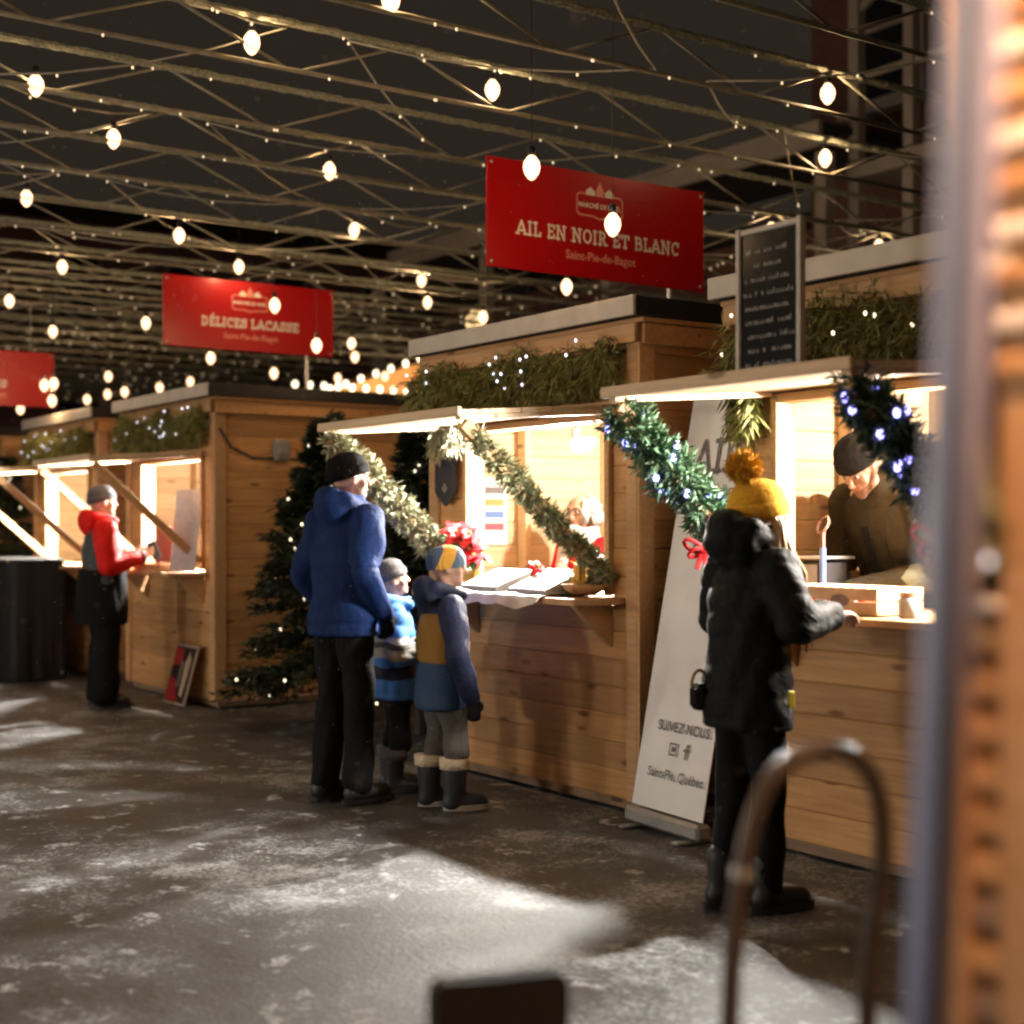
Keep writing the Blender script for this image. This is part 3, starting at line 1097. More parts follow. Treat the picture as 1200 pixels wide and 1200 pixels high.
#  pixel x, pixel y, truss index, where it hangs
BULBS = [
    (970, 103, 2, 'brightest bulb high at the right, the nearest one left of the leaning pole'),
    (967, 183, 3, 'bulb right below the brightest bulb left of the leaning pole'),
    (904, 267, 5, 'bulb in front of the top of the chalkboard'),
    (1030, 283, 5, 'bulb right of the chalkboard, in front of the dark balcony'),
    (577, 102, 3, 'big bulb hanging free above the left corner of the large red sign'),
    (295, 47, 3, 'big bulb high in the upper left quarter, topmost complete one'),
    (42, 97, 4, 'big bulb near the top left corner'),
    (133, 160, 5, 'bulb below and right of the bulb in the top left corner'),
    (386, 198, 5, 'bulb hanging free between the two lettered red signs, the highest there'),
    (623, 193, 2, 'bulb crossing the upper edge of the large red sign'),
    (718, 260, 2, 'bulb beside the emblem of the large red sign'),
    (31, 230, 7, 'bulb near the left edge, halfway between the top and the dark red sign'),
    (210, 274, 7, 'bulb above the left corner of the smaller lettered red sign'),
    (415, 268, 7, 'bulb above and right of the smaller lettered red sign'),
    (73, 311, 9, 'bulb hanging left of the smaller lettered red sign, above the dark red sign'),
    (280, 311, 8, 'bulb touching the upper edge of the smaller lettered red sign'),
    (322, 356, 7, 'bulb beside the emblem of the smaller lettered red sign'),
    (371, 403, 7, 'bulb before the lower right corner of the smaller lettered red sign'),
    (494, 327, 8, 'upper bulb of the close pair left of the large red sign'),
    (501, 353, 9, 'lower bulb of the close pair left of the large red sign'),
    (11, 351, 10, 'bulb at the left edge above the dark red sign'),
    (62, 387, 11, 'bulb just above the right corner of the dark red sign'),
    (171, 377, 10, 'bulb just left of the smaller lettered red sign'),
    (566, 370, 8, 'upper bulb over the garland beneath the large red sign'),
    (556, 397, 9, 'lower bulb touching the roof flashing beneath the large red sign'),
    (700, 362, 5, 'bulb under the right half of the large red sign'),
    (664, 334, 5, 'bulb half hidden by the lower edge of the large red sign'),
    (247, 418, 10, 'bulb under the lower edge of the smaller lettered red sign, at its left'),
    (321, 436, 11, 'bulb under the smaller lettered red sign, at its right'),
    (412, 401, 10, 'upper bulb of the pair right of the smaller lettered red sign'),
    (416, 417, 11, 'lower bulb of the pair right of the smaller lettered red sign'),
    (127, 440, 14, 'bulb over the gap between the two far stalls, upper one'),
    (126, 461, 15, 'bulb over the gap between the two far stalls, lower one'),
    (146, 458, 14, 'bulb just right of the pair over the gap between the far stalls'),
    (187, 453, 14, 'bulb above the roof of the stall with the orange side wall, middle'),
    (223, 446, 14, 'bulb above the roof corner of the stall with the orange side wall'),
    (102, 467, 15, 'bulb above the roof edge of the stall behind the black table'),
    (52, 450, 11, 'left bulb of the cluster on the dark red sign'),
    (63, 448, 11, 'right bulb of the cluster on the dark red sign'),
    (61, 468, 11, 'lowest bulb of the cluster on the dark red sign'),
    (24, 478, 14, 'bulb under the lower edge of the dark red sign'),
    (458, -3, 2, 'bulb cut by the top edge of the photo, left of the middle'),
]
bl = bpy.data.lights.new('filament', 'POINT')
bl.energy = BULB_W
bl.color = (1.0, 0.63, 0.32)
bl.shadow_soft_size = 0.016


def bulb_light(t):
    o = bpy.data.objects.new('filament', bl)
    COL.objects.link(o)
    o.parent = t
    o.location = (0, 0, -0.012)


for px, py, ti, where in BULBS:
    x = TX[ti]
    dx = DV.x + RV.x * (px - 600) / F
    Z = x / dx
    p = at(px, py, Z)
    p.z = min(p.z, TOPZ - 0.12)
    t = thing('light_bulb', where, 'light bulb', p, 'bare bulbs glowing under the roof trusses')
    link('glass', glass_me, t, rot=(0, 0, rr.uniform(0, 6)))
    link('socket', sock_me, t)
    c = link('cord', cord_me, t, (0, 0, 0.09))
    c.scale = (1, 1, max(0.03, TOPZ - 0.02 - p.z - 0.09))
    bulb_light(t)
# unseen bulbs continuing the strings; the two lowest added to light the pole
for x, y in ((-3.95, 0.2), (-3.95, 3.2), (-0.75, 0.45), (-1.1, 0.15), (-1.95, 0.2), (-4.85, -0.6), (-5.83, 0.4), (-6.85, -0.8), (-7.9, 0.5), (-8.72, -0.4), (-9.62, 0.8), (-10.58, -0.2), (-12.5, 0.6), (-2.95, 1.6), (-6.85, 1.3)):
    t = thing('light_bulb', 'unseen bare bulb, beyond the edge of the photo', 'light bulb', (x, y, 2.3 if x == -0.75 else 2.5 if x == -1.1 else 3.1 if x > -3 else 3.7), 'bare bulbs glowing under the roof trusses')
    link('glass', glass_me, t)
    link('socket', sock_me, t)
    c = link('cord', cord_me, t, (0, 0, 0.09))
    c.scale = (1, 1, TOPZ - (2.3 if x == -0.75 else 2.5 if x == -1.1 else 3.1 if x > -3 else 3.7) - 0.1)
    bulb_light(t)

# ------------------------------------------------------------------ trees
def fir_tree(x, y, h, r, label, n=9000, lights=60, z0=0.0):
    t = thing('fir_tree', label, 'fir tree', (x, y, z0), 'small fir trees between the stalls')
    MB().tube([(x, y, z0), (x + 0.01, y, z0 + h * 0.5), (x, y, z0 + h * 0.98)], [0.05, 0.03, 0.006], 8).build('trunk', BARK, t)
    nb = int(140 * h / 2)
    bz = rng.uniform(0.10, 0.985, nb) ** 0.9
    az = rng.uniform(0, 2 * math.pi, nb)
    R = r * (1 - bz) ** 0.95 * rng.uniform(0.78, 1.12, nb) + 0.03
    limb = MB()
    per = n // nb
    bases, dirs, lens, tips = [], [], [], []
    for k in range(nb):
        zb = z0 + h * bz[k]
        o = np.array([math.cos(az[k]), math.sin(az[k]), -0.28 + 0.5 * bz[k]])
        L = R[k]
        p0 = np.array([x, y, zb])
        if k % 2 == 0:
            limb.tube([p0, p0 + o * L * 0.9], [0.008, 0.003], 5)
        s = rng.uniform(0.15, 1.0, per) ** 0.7
        side = np.cross(o, [0, 0, 1.0])
        fan = rng.normal(0, 0.20, per) * s * L
        b = p0 + o * (s * L)[:, None] + side * fan[:, None] + rng.normal(0, 0.02, (per, 3))
        bases.append(b)
        dirs.append(o * 0.8 + side * (np.sign(fan) * 0.8)[:, None] + rng.normal(0, 0.4, (per, 3)) + np.array([0, 0, -0.12]))
        lens.append(rng.uniform(0.05, 0.11, per))
        tips.append(p0 + o * L * 1.0)
    limb.build('limb', BARK, t)['kind'] = 'stuff'
    v = spikes(np.concatenate(bases), np.concatenate(dirs), np.concatenate(lens), 0.009)
    v[:, 2] = np.maximum(v[:, 2], z0 + 0.02)
    needle_obj('crown', v, FIR, t)
    tips = np.array(tips)
    pick = rng.choice(len(tips), min(lights, len(tips)), replace=False)
    lights_obj('fairy_lights', tips[pick] + rng.normal(0, 0.02, (len(pick), 3)), 0.009, FAIRY, t)
    return t


fir_tree(-9.72, 5.05, 2.26, 0.82, 'fir tree with fairy lights against the orange side wall, behind the man in blue', n=34000, lights=52)
fir_tree(-8.72, 5.25, 2.2, 0.62, 'dark fir tree with fairy lights behind the children and the pale garland', n=24000, lights=30)
fir_tree(-16.2, 4.5, 2.2, 0.72, 'dark fir tree with fairy lights at the left edge by the black table', n=16000, lights=34)

# ------------------------------------------------------------------ buildings behind
def brick_mat(name, c1, c2, mortar, axis='x'):
    m = bpy.data.materials.new(name)
    n, l, p = nodes_of(m)
    tc = n.new('ShaderNodeTexCoord')
    sx = n.new('ShaderNodeSeparateXYZ')
    cx = n.new('ShaderNodeCombineXYZ')
    l.new(tc.outputs['Object'], sx.inputs[0])
    l.new(sx.outputs[0 if axis == 'x' else 1], cx.inputs[0])
    l.new(sx.outputs[2], cx.inputs[1])
    b = n.new('ShaderNodeTexBrick')
    b.inputs['Scale'].default_value = 4.5
    b.inputs['Color1'].default_value = (*c1, 1)
    b.inputs['Color2'].default_value = (*c2, 1)
    b.inputs['Mortar'].default_value = (*mortar, 1)
    l.new(cx.outputs[0], b.inputs[0])
    l.new(b.outputs[0], p.inputs['Base Color'])
    p.inputs['Roughness'].default_value = 0.9
    MATS[name] = m
    return m


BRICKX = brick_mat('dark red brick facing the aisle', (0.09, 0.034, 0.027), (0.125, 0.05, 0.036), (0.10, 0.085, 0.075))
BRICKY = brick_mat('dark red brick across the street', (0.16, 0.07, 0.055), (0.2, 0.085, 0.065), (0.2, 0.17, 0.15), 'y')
PALEPAINT = mat('pale painted wood', (0.27, 0.24, 0.215), 0.6, scale=4)
DARKGLASS = mat('dark window glass', (0.01, 0.01, 0.012), 0.08, bump=0)
ROOFBLACK = mat('dark flat roof', (0.02, 0.02, 0.02), 0.9)


def window(parent, c, w, h, facing):
    """frame proud of the wall with a pane and a sill; facing 'y-' or 'x+'"""
    fx = facing == 'x+'
    c = Vector(c)

    def bx(mb, du, dz, su, sz, out, th):
        if fx:
            mb.cbox(c + Vector((out, du, dz)), (th, su, sz), 0.01)
        else:
            mb.cbox(c + Vector((du, -out, dz)), (su, th, sz), 0.01)
    mb = MB()
    for s in (-1, 1):
        bx(mb, s * (w / 2), 0, 0.1, h + 0.1, 0.03, 0.12)
        bx(mb, 0, s * (h / 2), w - 0.1, 0.1, 0.03, 0.11)
    bx(mb, 0, 0, w - 0.1, 0.05, 0.03, 0.08)
    f = mb.build('window', PALEPAINT, parent)
    mb = MB()
    bx(mb, 0, 0, w - 0.02, h - 0.02, 0.006, 0.02)
    mb.build('pane', DARKGLASS, f)
    mb = MB()
    bx(mb, 0, -h / 2 - 0.09, w + 0.3, 0.07, 0.07, 0.2)
    mb.build('sill', PALEPAINT, f)


# tall brick house behind the right-hand stalls, with a two storey gallery
t = thing('brick_building', 'tall dark brick building with white balcony posts, top right behind the stalls', 'building', (-6.5, 15.5, 0))
MB().box((-6.7, 15.9, 5.5), (11.4, 6, 11)).build('wall', BRICKX, t)
MB().cbox((-6.7, 15.9, 11.08), (11.8, 6.4, 0.16), 0.02).build('roof', ROOFBLACK, t)
for k, x in enumerate((-11.2, -9.4, -7.4, -5.2, -3.2)):
    for z in (3.9, 7.1, 9.7):
        window(t, (x, 12.9, z), 1.0, 1.7, 'y-')
for z in (5.22, 8.35):
    MB().cbox((-7.2, 12.34, z), (7.3, 1.1, 0.18), 0.01).build('balcony_floor', PALEPAINT, t)
for x in (-10.75, -10.02, -7.6, -5.2):
    MB().cbox((x, 11.87, 2.56), (0.14, 0.14, 5.1), 0.01).build('balcony_post', PALEPAINT, t)
    MB().cbox((x, 11.87, 6.79), (0.13, 0.13, 2.92), 0.01).build('balcony_post', PALEPAINT, t)
for x in (-10.75, -10.02):
    MB().bar((x, 11.87, 6.9), (x + 0.45, 11.87, 7.15), 0.06, 0.08).build('balcony_brace', PALEPAINT, t)
MB().cbox((-7.2, 11.86, 6.2), (7.0, 0.05, 0.07), 0.01).build('railing', PALEPAINT, t)

# lower house with a porch roof
t = thing('porch_building', 'low dark building with a pale porch roof edge rising behind the large red sign', 'building', (-19, 14, 0))
MB().box((-21.3, 16.2, 2.55), (18, 6, 5.1)).build('wall', BRICKX, t)
MB().cbox((-21.3, 16.2, 5.2), (18.3, 6.3, 0.14), 0.02).build('roof', ROOFBLACK, t)
MB().cbox((-15.25, 11.32, 5.55), (9.0, 0.08, 0.28), 0.01).build('porch_fascia', PALEPAINT, t)
MB().cbox((-15.25, 12.3, 5.63), (9.0, 1.85, 0.08), 0.01).build('porch_roof', ROOFBLACK, t)
for x in (-10.86, -14.5, -17.3, -20.4):
    MB().cbox((x, 11.5, 2.70), (0.16, 0.16, 5.4), 0.01).build('porch_post', PALEPAINT, t)
for x in (-13.2, -16, -19, -22, -25, -28):
    window(t, (x, 13.2, 3.3), 1.1, 1.5, 'y-')

# flat roofed building at the far end of the street
t = thing('street_end_building', 'long flat roofed brick building with pale windows at the far end of the aisle', 'building', (-36, 10, 0))
MB().box((-37, 9, 4.2), (8, 44, 8.4)).build('wall', BRICKY, t)
MB().cbox((-37, 9, 8.62), (8.6, 44.6, 0.44), 0.03).build('roof', ROOFBLACK, t)
for k in range(14):
    y = -10 + 2.6 * k
    window(t, (-33, y, 6.9), 1.0, 1.5, 'x+')
    window(t, (-33, y, 3.6), 1.0, 1.6, 'x+')

# far gabled kiosk strung with lights
kx, ky = -17.9, 9.55
t = thing('gabled_kiosk', 'small gabled kiosk outlined with golden lights, far behind between the stalls', 'kiosk', (kx, ky, 0))
MB().box((kx, ky, 1.5), (1.0, 1.8, 3.0)).build('wall', PINE, t)
mb = MB()
mb.prism([(kx + 0.55, ky - 1.1, 3.02), (kx + 0.55, ky + 1.1, 3.02), (kx + 0.55, ky + 0.85, 3.7)], (-1, 0, 0), 1.1)
mb.build('roof', PINE, t)
lights_obj('string_lights', [(kx + 0.62, ky - 1.05 + 0.21 * i, 3.30) for i in range(11)] + [(kx + 0.62, ky - 1.0 + 0.23 * i, 3.10 + 0.082 * i) for i in range(9)], 0.04, FAIRY, t)
for yy in (-0.6, 0.1, 0.75):  # bulbs added to light the kiosk roof
    lp = thing('light_bulb', f'added golden bulb before the gable of the far kiosk, {"left" if yy < 0 else "middle" if yy < 0.5 else "right"} one', 'light bulb', (kx + 0.95, ky + yy, 3.45 + 0.1 * yy), 'bulbs lighting the far kiosk')
    link('glass', glass_me, lp)
    link('socket', sock_me, lp)
    MB().tube([(kx + 0.95, ky + yy, 3.54 + 0.1 * yy), (kx + 0.95, ky + yy, TOPZ - 0.1)], 0.003, 5).build('cord', CABLE, lp)
    bulb_light(lp)
sl = thing('street_lamp', 'golden lantern on a post beside the far gabled kiosk', 'street lamp', (kx + 1.3, ky + 1.3, 0))
MB().tube([(kx + 1.3, ky + 1.3, 0), (kx + 1.3, ky + 1.3, 3.9)], 0.05, 8).build('post', BLACKMETAL, sl)
MB().loft([((kx + 1.3, ky + 1.3, 3.9), 0.08, 0.08), ((kx + 1.3, ky + 1.3, 4.25), 0.14, 0.14), ((kx + 1.3, ky + 1.3, 4.4), 0.03, 0.03)], 6).build('lantern', emit('lantern glass', (1, 0.66, 0.28), 1.6), sl)

# ------------------------------------------------------------------ garlanded braces
def brace_garland(S, i, label, radius, count, m, name='brace_garland', f0=0.0, f1=1.0, lights=None, lm=None, length=0.06, group='garlands wound round the flap braces'):
    p0, p1 = S['ends'][i]
    a, b = p0.lerp(p1, f0), p0.lerp(p1, f1)
    t = thing(name, label, 'garland', (a + b) / 2, group)
    _, tips = path_garland(t, [a, b], radius, count, m, length)
    if lights:
        k = rng.choice(len(tips), lights, replace=False)
        d = (tips[k] - np.array(camo.location))
        lights_obj('fairy_lights', tips[k], 0.014, lm, t)
    # wire core
    MB().tube([a + Vector((-0.03, 0, 0.0)), b + Vector((-0.03, 0, 0.0))], 0.006, 6).build('wire', CABLE, t)
    return t


brace_garland(S2, 0, 'pale frosted garland on the brace behind the man in blue', 0.088, 8000, PALEFIR, length=0.055)
brace_garland(S2, 1, 'olive green garland on the brace before the lit window with the poinsettia', 0.058, 5200, SAGEFIR, length=0.055, f0=0.06)
brace_garland(S3, 0, 'green garland with violet fairy lights and red bow, left of the yellow hat', 0.11, 8500, GREENFIR, lights=26, lm=FAIRYBLUE, f0=0.02, f1=0.9)
brace_garland(S3, 1, 'dark garland with violet fairy lights in front of the vendor in the black cap', 0.098, 8500, DARKFIR, lights=26, lm=FAIRYBLUE, f0=0.0, f1=0.70)


def bow(loc, label, s=0.052):
    t = thing('red_bow', label, 'bow', loc, 'red bows on the garlands')
    c = Vector(loc)
    for sg in (-1, 1):
        for lift, k in ((0.35, 1.0), (-0.25, 0.75)):
            loop = []
            for q in range(13):
                a = 2 * math.pi * q / 12
                loop.append(c + RV * (sg * s * k * (0.75 - 0.75 * math.cos(a))) + Vector((0, 0, s * k * (0.42 * math.sin(a) + lift * (1 - math.cos(a))))) - DV * (s * 0.25 * math.sin(a)))
            MB().tube(loop, [s * 0.16] * 13, 6).build('loop', RED, t, smooth=True)
        mb = MB()
        mb.bar(c, c + RV * (sg * s * 0.45) + Vector((0, 0, -s * 1.5)), s * 0.4, 0.008, up=DV)
        mb.build('tail', RED, t)
    MB().ell(c, (s * 0.28,) * 3).build('knot', RED, t, smooth=True)
    return t


p0, p1 = S3['ends'][0]
bow(p0.lerp(p1, 0.62) + Vector((0.05, -0.12, -0.12)), 'red bow hanging from the violet lit garland left of the yellow hat')
p0, p1 = S3['ends'][1]
bow(p0.lerp(p1, 0.66) + Vector((0.02, -0.14, -0.05)), 'red bow below the dark garland beside the vendor in the black cap', 0.065)

# fir sprigs hanging at the stall corners
def sprig(p, label, L, m, n=420, spread=0.5):
    t = thing('fir_sprig', label, 'fir sprig', p, 'loose fir sprigs hanging at the stall corners')
    p = np.array(p)
    MB().tube([p, p + np.array([0, 0, -L])], 0.004, 5).build('stem', BARK, t)
    s = rng.uniform(0, 1, n)
    base = p + np.outer(s, [0.0, 0, -L]) + rng.normal(0, 0.02, (n, 3))
    d = np.stack([rng.normal(0, spread, n), rng.normal(0, spread, n), -np.ones(n)], 1)
    needle_obj('needles', spikes(base, d, rng.uniform(0.05, 0.11, n), 0.006), m, t)


sprig((-7.38, YF - 0.10, 2.09), 'pale fir sprig hanging above the dark pennant', 0.2, PALEFIR)
sprig((-7.16, YF - 0.14, 2.08), 'small pale fir sprig at the window corner beside the dark pennant', 0.16, PALEFIR, 220)
sprig((-4.86, YF - 0.07, 2.12), 'green fir sprig hanging beside the white banner top', 0.25, EAVEFIR, 620)
sprig((-4.78, YF - 0.08, 2.1), 'green fir sprig hanging above the yellow hat', 0.22, EAVEFIR, 520)

# ------------------------------------------------------------------ things on and round the middle stall
zc = S2['zc'] + 0.003
# cloth draped over the counter
nx_, ny_ = 60, 16
x0, x1 = -7.15, -5.99
vs, fs = [], []
for i in range(nx_ + 1):
    x = x0 + (x1 - x0) * i / nx_
    edge = (0.062 + 0.010 * math.sin(x * 9) + 0.007 * math.sin(x * 27)) * min(1, 0.35 + (x1 - x) / 0.25)
    for j in range(ny_ + 1):
        s = j / ny_
        if s < 0.7:
            y = YF + 0.28 - 0.62 * s / 0.7 - 0.01
            z = zc + 0.006 + 0.003 * mnoise.noise(Vector((x * 9, y * 9, 0)))
        else:
            k = (s - 0.7) / 0.3
            y = YF - 0.352 - 0.012 * k + 0.012 * math.sin(x * 38) * k
            z = zc + 0.004 - edge * k - 0.0
        vs.append((x, y, z))
for i in range(nx_):
    for j in range(ny_):
        a = i * (ny_ + 1) + j
        fs.append((a, a + 1, a + ny_ + 2, a + ny_ + 1))
mb = MB()
mb.add(vs, fs)
o = mb.build('tablecloth', CLOTH, None, smooth=True)
tag(o, 'white cloth draped over the counter of the poinsettia stall', 'tablecloth')


def poinsettia(c, R, label, n=9, pot=True):
    c = Vector(c)
    t = thing('poinsettia', label, 'plant', c)
    bract = mat('red bracts', (0.62, 0.015, 0.02), 0.5, scale=25)
    leafm = mat('dark green leaves', (0.03, 0.09, 0.03), 0.5)
    if pot:
        MB().loft([(c, 0.055, 0.055), (c + Vector((0, 0, 0.11)), 0.075, 0.075)], 14).build('pot', GOLD, t)
    heads = [c + Vector((rr.uniform(-0.68, 0.68) * R, rr.uniform(-0.5, 0.4) * R, (0.17 if pot else 0.03) + rr.uniform(0, 1.0) * R)) for _ in range(n)]
    view = (Vector(camo.location) - c).normalized()
    for h in heads:
        up = (view * 0.8 + Vector((rr.uniform(-.5, .5), rr.uniform(-.5, .5), 0.6))).normalized()
        a = up.orthogonal().normalized()
        b = up.cross(a)
        MB().tube([c + Vector((0, 0, 0.05)), h - up * 0.01], 0.004, 5).build('stem', leafm, t)
        for ring, (k, L, lift, m_) in enumerate(((6, 0.62 * R, -0.1, bract), (5, 0.4 * R, 0.35, bract), (4, 0.66 * R, -0.35, leafm))):
            for q in range(k):
                an = 2 * math.pi * (q + 0.5 * ring) / k + rr.uniform(-.2, .2)
                d = (a * math.cos(an) + b * math.sin(an) + up * lift).normalized()
                s = up.cross(d).normalized()
                Wd = L * 0.27
                mb = MB()
                p = [h, h + d * L * 0.35 + s * Wd + up * 0.004, h + d * L * 0.35 - s * Wd + up * 0.004, h + d * L * 0.7 + s * Wd * 0.7, h + d * L * 0.7 - s * Wd * 0.7, h + d * L - up * L * 0.12, h + d * L * 0.5 - up * 0.012]
                mb.add(p, [(0, 1, 6), (0, 6, 2), (1, 3, 6), (2, 6, 4), (3, 5, 6), (4, 6, 5), (0, 2, 1), (1, 2, 4, 3), (3, 4, 5)])
                mb.build('bract' if m_ is bract else 'leaf', m_, t)
        MB().ell(h + up * 0.008, (0.012,) * 3, n=8, m=5).build('flower', mat('yellow florets', (0.45, 0.32, 0.05), 0.8), t)


poinsettia((-7.0, YF - 0.14, zc), 0.165, 'big red poinsettia at the left end of the white counter cloth', 8)
poinsettia((-6.38, YF - 0.10, zc + 0.015), 0.10, 'small red poinsettia lying between the two tilted display boards', 2, pot=False)


def tilted_board(c, w, d, rise, label, rz=0.0):
    """sloping display case with a printed lid and a dark front lip"""
    t = thing('display_case', label, 'display case', c, 'tilted display cases on the white cloth', rz)
    c = Vector(c)
    mb = MB()
    mb.prism([(c.x - w / 2, c.y - d / 2, c.z), (c.x - w / 2, c.y + d / 2, c.z), (c.x - w / 2, c.y + d / 2, c.z + rise), (c.x - w / 2, c.y - d / 2, c.z + 0.02)], (1, 0, 0), w)
    mb.build('case', mat('grey card', (0.30, 0.30, 0.30), 0.6), t)
    n = Vector((0, -rise + 0.02, d)).normalized()
    u, v = Vector((1, 0, 0)), Vector((0, d, rise - 0.02)).normalized()
    o = Vector((c.x, c.y, c.z + (rise + 0.02) / 2))
    put_quads([[(-w / 2 + .006, -d / 2), (w / 2 - .006, -d / 2), (w / 2 - .006, d / 2), (-w / 2 + .006, d / 2)]], o, u, v, n, 0.002).build('lid', WHITE, t)
    q = []
    for k in range(5):
        yy = d / 2 - 0.035 - k * (d - 0.05) / 5
        q.append([(-w / 2 + 0.03, yy), (w / 2 - 0.03 - 0.05 * (k % 2), yy), (w / 2 - 0.03 - 0.05 * (k % 2), yy + 0.007), (-w / 2 + 0.03, yy + 0.007)])
    put_quads(q, o, u, v, n, 0.004).build('print', mat('faded print', (0.45, 0.36, 0.33), 0.6, bump=0), t)
    return t


tilted_board((-6.68, YF - 0.15, zc + 0.012), 0.36, 0.26, 0.11, 'left tilted white display case beside the big poinsettia')
tilted_board((-6.19, YF - 0.17, zc + 0.012), 0.34, 0.26, 0.12, 'right tilted white display case beside the gold decoration')
# gold decoration in a pale dish at the counter's right end
t = thing('gold_decoration', 'gold foil decoration in a pale dish at the right end of the white counter', 'decoration', (-5.93, YF - 0.12, zc + 0.012))
MB().tube([(-5.93, YF - 0.12, zc + 0.012 + z) for z in (0, 0.02, 0.05)], [0.06, 0.10, 0.12], 18).build('dish', TRIM, t, smooth=True)
v = spikes(np.array([-5.93, YF - 0.12, zc + 0.05]) + rng.normal(0, 0.035, (160, 3)), rng.normal(0, 0.6, (160, 3)) + np.array([0, 0, 1.0]), rng.uniform(0.06, 0.14, 160), 0.009)
v[:, 2] = np.maximum(v[:, 2], zc + 0.02)
needle_obj('foil', v, GOLD, t)

# dark pennant on the left post
t = thing('pennant', 'dark pointed pennant hanging on the left post of the poinsettia stall', 'pennant', (-7.40, YF - 0.045, 2.0))
mb = MB()
mb.prism([(-7.50, YF - 0.036, 2.03), (-7.275, YF - 0.036, 2.03), (-7.275, YF - 0.036, 1.64), (-7.33, YF - 0.036, 1.59), (-7.3875, YF - 0.036, 1.555), (-7.445, YF - 0.036, 1.59), (-7.50, YF - 0.036, 1.64)], (0, -1, 0), 0.012)
mb.build('cloth', mat('dark navy cloth', (0.014, 0.014, 0.022), 0.8), t)
q = [[(-0.03, 0.0), (0.0, -0.03), (0.03, 0.0), (0.0, 0.035)]]
put_quads(q, (-7.3875, YF - 0.048, 1.66), (1, 0, 0), (0, 0, 1), (0, -1, 0)).build('emblem', GREYINK, t)
# little price poster on the back wall
t = thing('poster', 'small white poster with coloured lines inside the poinsettia stall', 'poster', (-7.36, YF + 1.5, 1.5))
xw = -7.59 + 0.03
MB().cbox((xw, YF + 0.42, 1.53), (0.006, 0.2, 0.42), 0.001).build('sheet', WHITE, t)
for k, cc in enumerate(((0.1, 0.1, 0.12), (0.6, 0.3, 0.1), (0.1, 0.2, 0.5), (0.6, 0.1, 0.15))):
    put_quads([[(-0.07, -0.02), (0.07, -0.02), (0.07, 0.02), (-0.07, 0.02)]], (xw + 0.003, YF + 0.42, 1.66 - k * 0.075), (0, 1, 0), (0, 0, 1), (1, 0, 0)).build('print', mat(f'print colour {k}', cc, 0.6, bump=0), t)
# Christmas stocking at the right jamb
sx_, sy_ = -7.44, YF + 1.36
t = thing('stocking', 'red stocking with fluffy white cuff on the inner wall behind the white haired woman', 'stocking', (sx_, sy_, 1.9))
fluff = mat('white fluff', (0.75, 0.73, 0.7), 0.95, bump=1.0, scale=60, dist=0.02)
MB().loft([((sx_, sy_, 1.62), 0.042, 0.04), ((sx_, sy_, 1.70), 0.055, 0.05), ((sx_ , sy_, 1.82), 0.045, 0.04), ((sx_, sy_, 1.88), 0.02, 0.02)], 14).build('cuff', fluff, t, smooth=True)
MB().chain([((sx_, sy_, 1.60), 0.036), ((sx_, sy_, 1.42), 0.036), ((sx_ + 0.02, sy_ - 0.03, 1.36), 0.038), ((sx_ + 0.01, sy_ - 0.11, 1.34), 0.035)]).build('sock', RED, t, smooth=True)
MB().cbox((sx_ - 0.038, sy_, 1.48), (0.02, 0.07, 0.30), 0.004).build('stripe', INK, t)
MB().tube([(sx_, sy_, 1.87), (sx_ - 0.08, sy_, 1.95)], 0.004, 5).build('loop', CABLE, t)

# ------------------------------------------------------------------ roll-up banner in the gap
BL, BR = Vector((-5.50, 4.50, 0.10)), Vector((-4.93, 4.44, 0.10))
up = Vector((0.0, 0.40, 1.98))
t = thing('rollup_banner', 'white roll-up banner leaning back in the gap between two stalls', 'banner', ((BL + BR) / 2) - Vector((0, 0, 0.1)))
u = (BR - BL).normalized()
vv = up.normalized()
nn = u.cross(vv)
wB = (BR - BL).length
mb = MB()
NB = 12
vs, fs = [], []
for i in range(NB + 1):
    for j in range(5):
        bow_ = 0.012 * math.sin(math.pi * i / NB) * math.sin(math.pi * j / 4)
        for s in (0, 1):
            vs.append(BL + u * wB * j / 4 + up * (i / NB) + nn * (bow_ + 0.0025 * (1 - 2 * s)))
for i in range(NB):
    for j in range(4):
        a = (i * 5 + j) * 2
        b, c_, d = a + 2, a + 12, a + 10
        fs += [(a, b, c_, d), (a + 1, d + 1, c_ + 1, b + 1)]
for i in range(NB):
    for j in (0, 4):
        a = (i * 5 + j) * 2
        fs.append((a, a + 10, a + 11, a + 1))
mb.add(vs, fs)
mb.build('sheet', mat('white banner vinyl', (0.84, 0.83, 0.81), 0.5, scale=2, bump=0.02), t)
bc = (BL + BR) / 2
R = Matrix((u, nn.cross(u) * 0 + Vector((-u.y, u.x, 0)), Vector((0, 0, 1)))).transposed()
MB().cbox(bc - Vector((0, 0, 0.045)), (wB + 0.03, 0.085, 0.075), 0.015, R).build('base', GALV, t)
for s in (-1, 1):
    MB().cbox(bc + u * (s * 0.22) - Vector((0, 0, 0.093)), (0.05, 0.22, 0.014), 0.004, R).build('foot', GALV, t)
MB().bar(BL + up * 1.003, BR + up * 1.003, 0.016, 0.016).build('top_rail', GALV, t)


def on_banner(fu, fv):
    return BL + u * wB * fu + up * fv + nn * 0.013


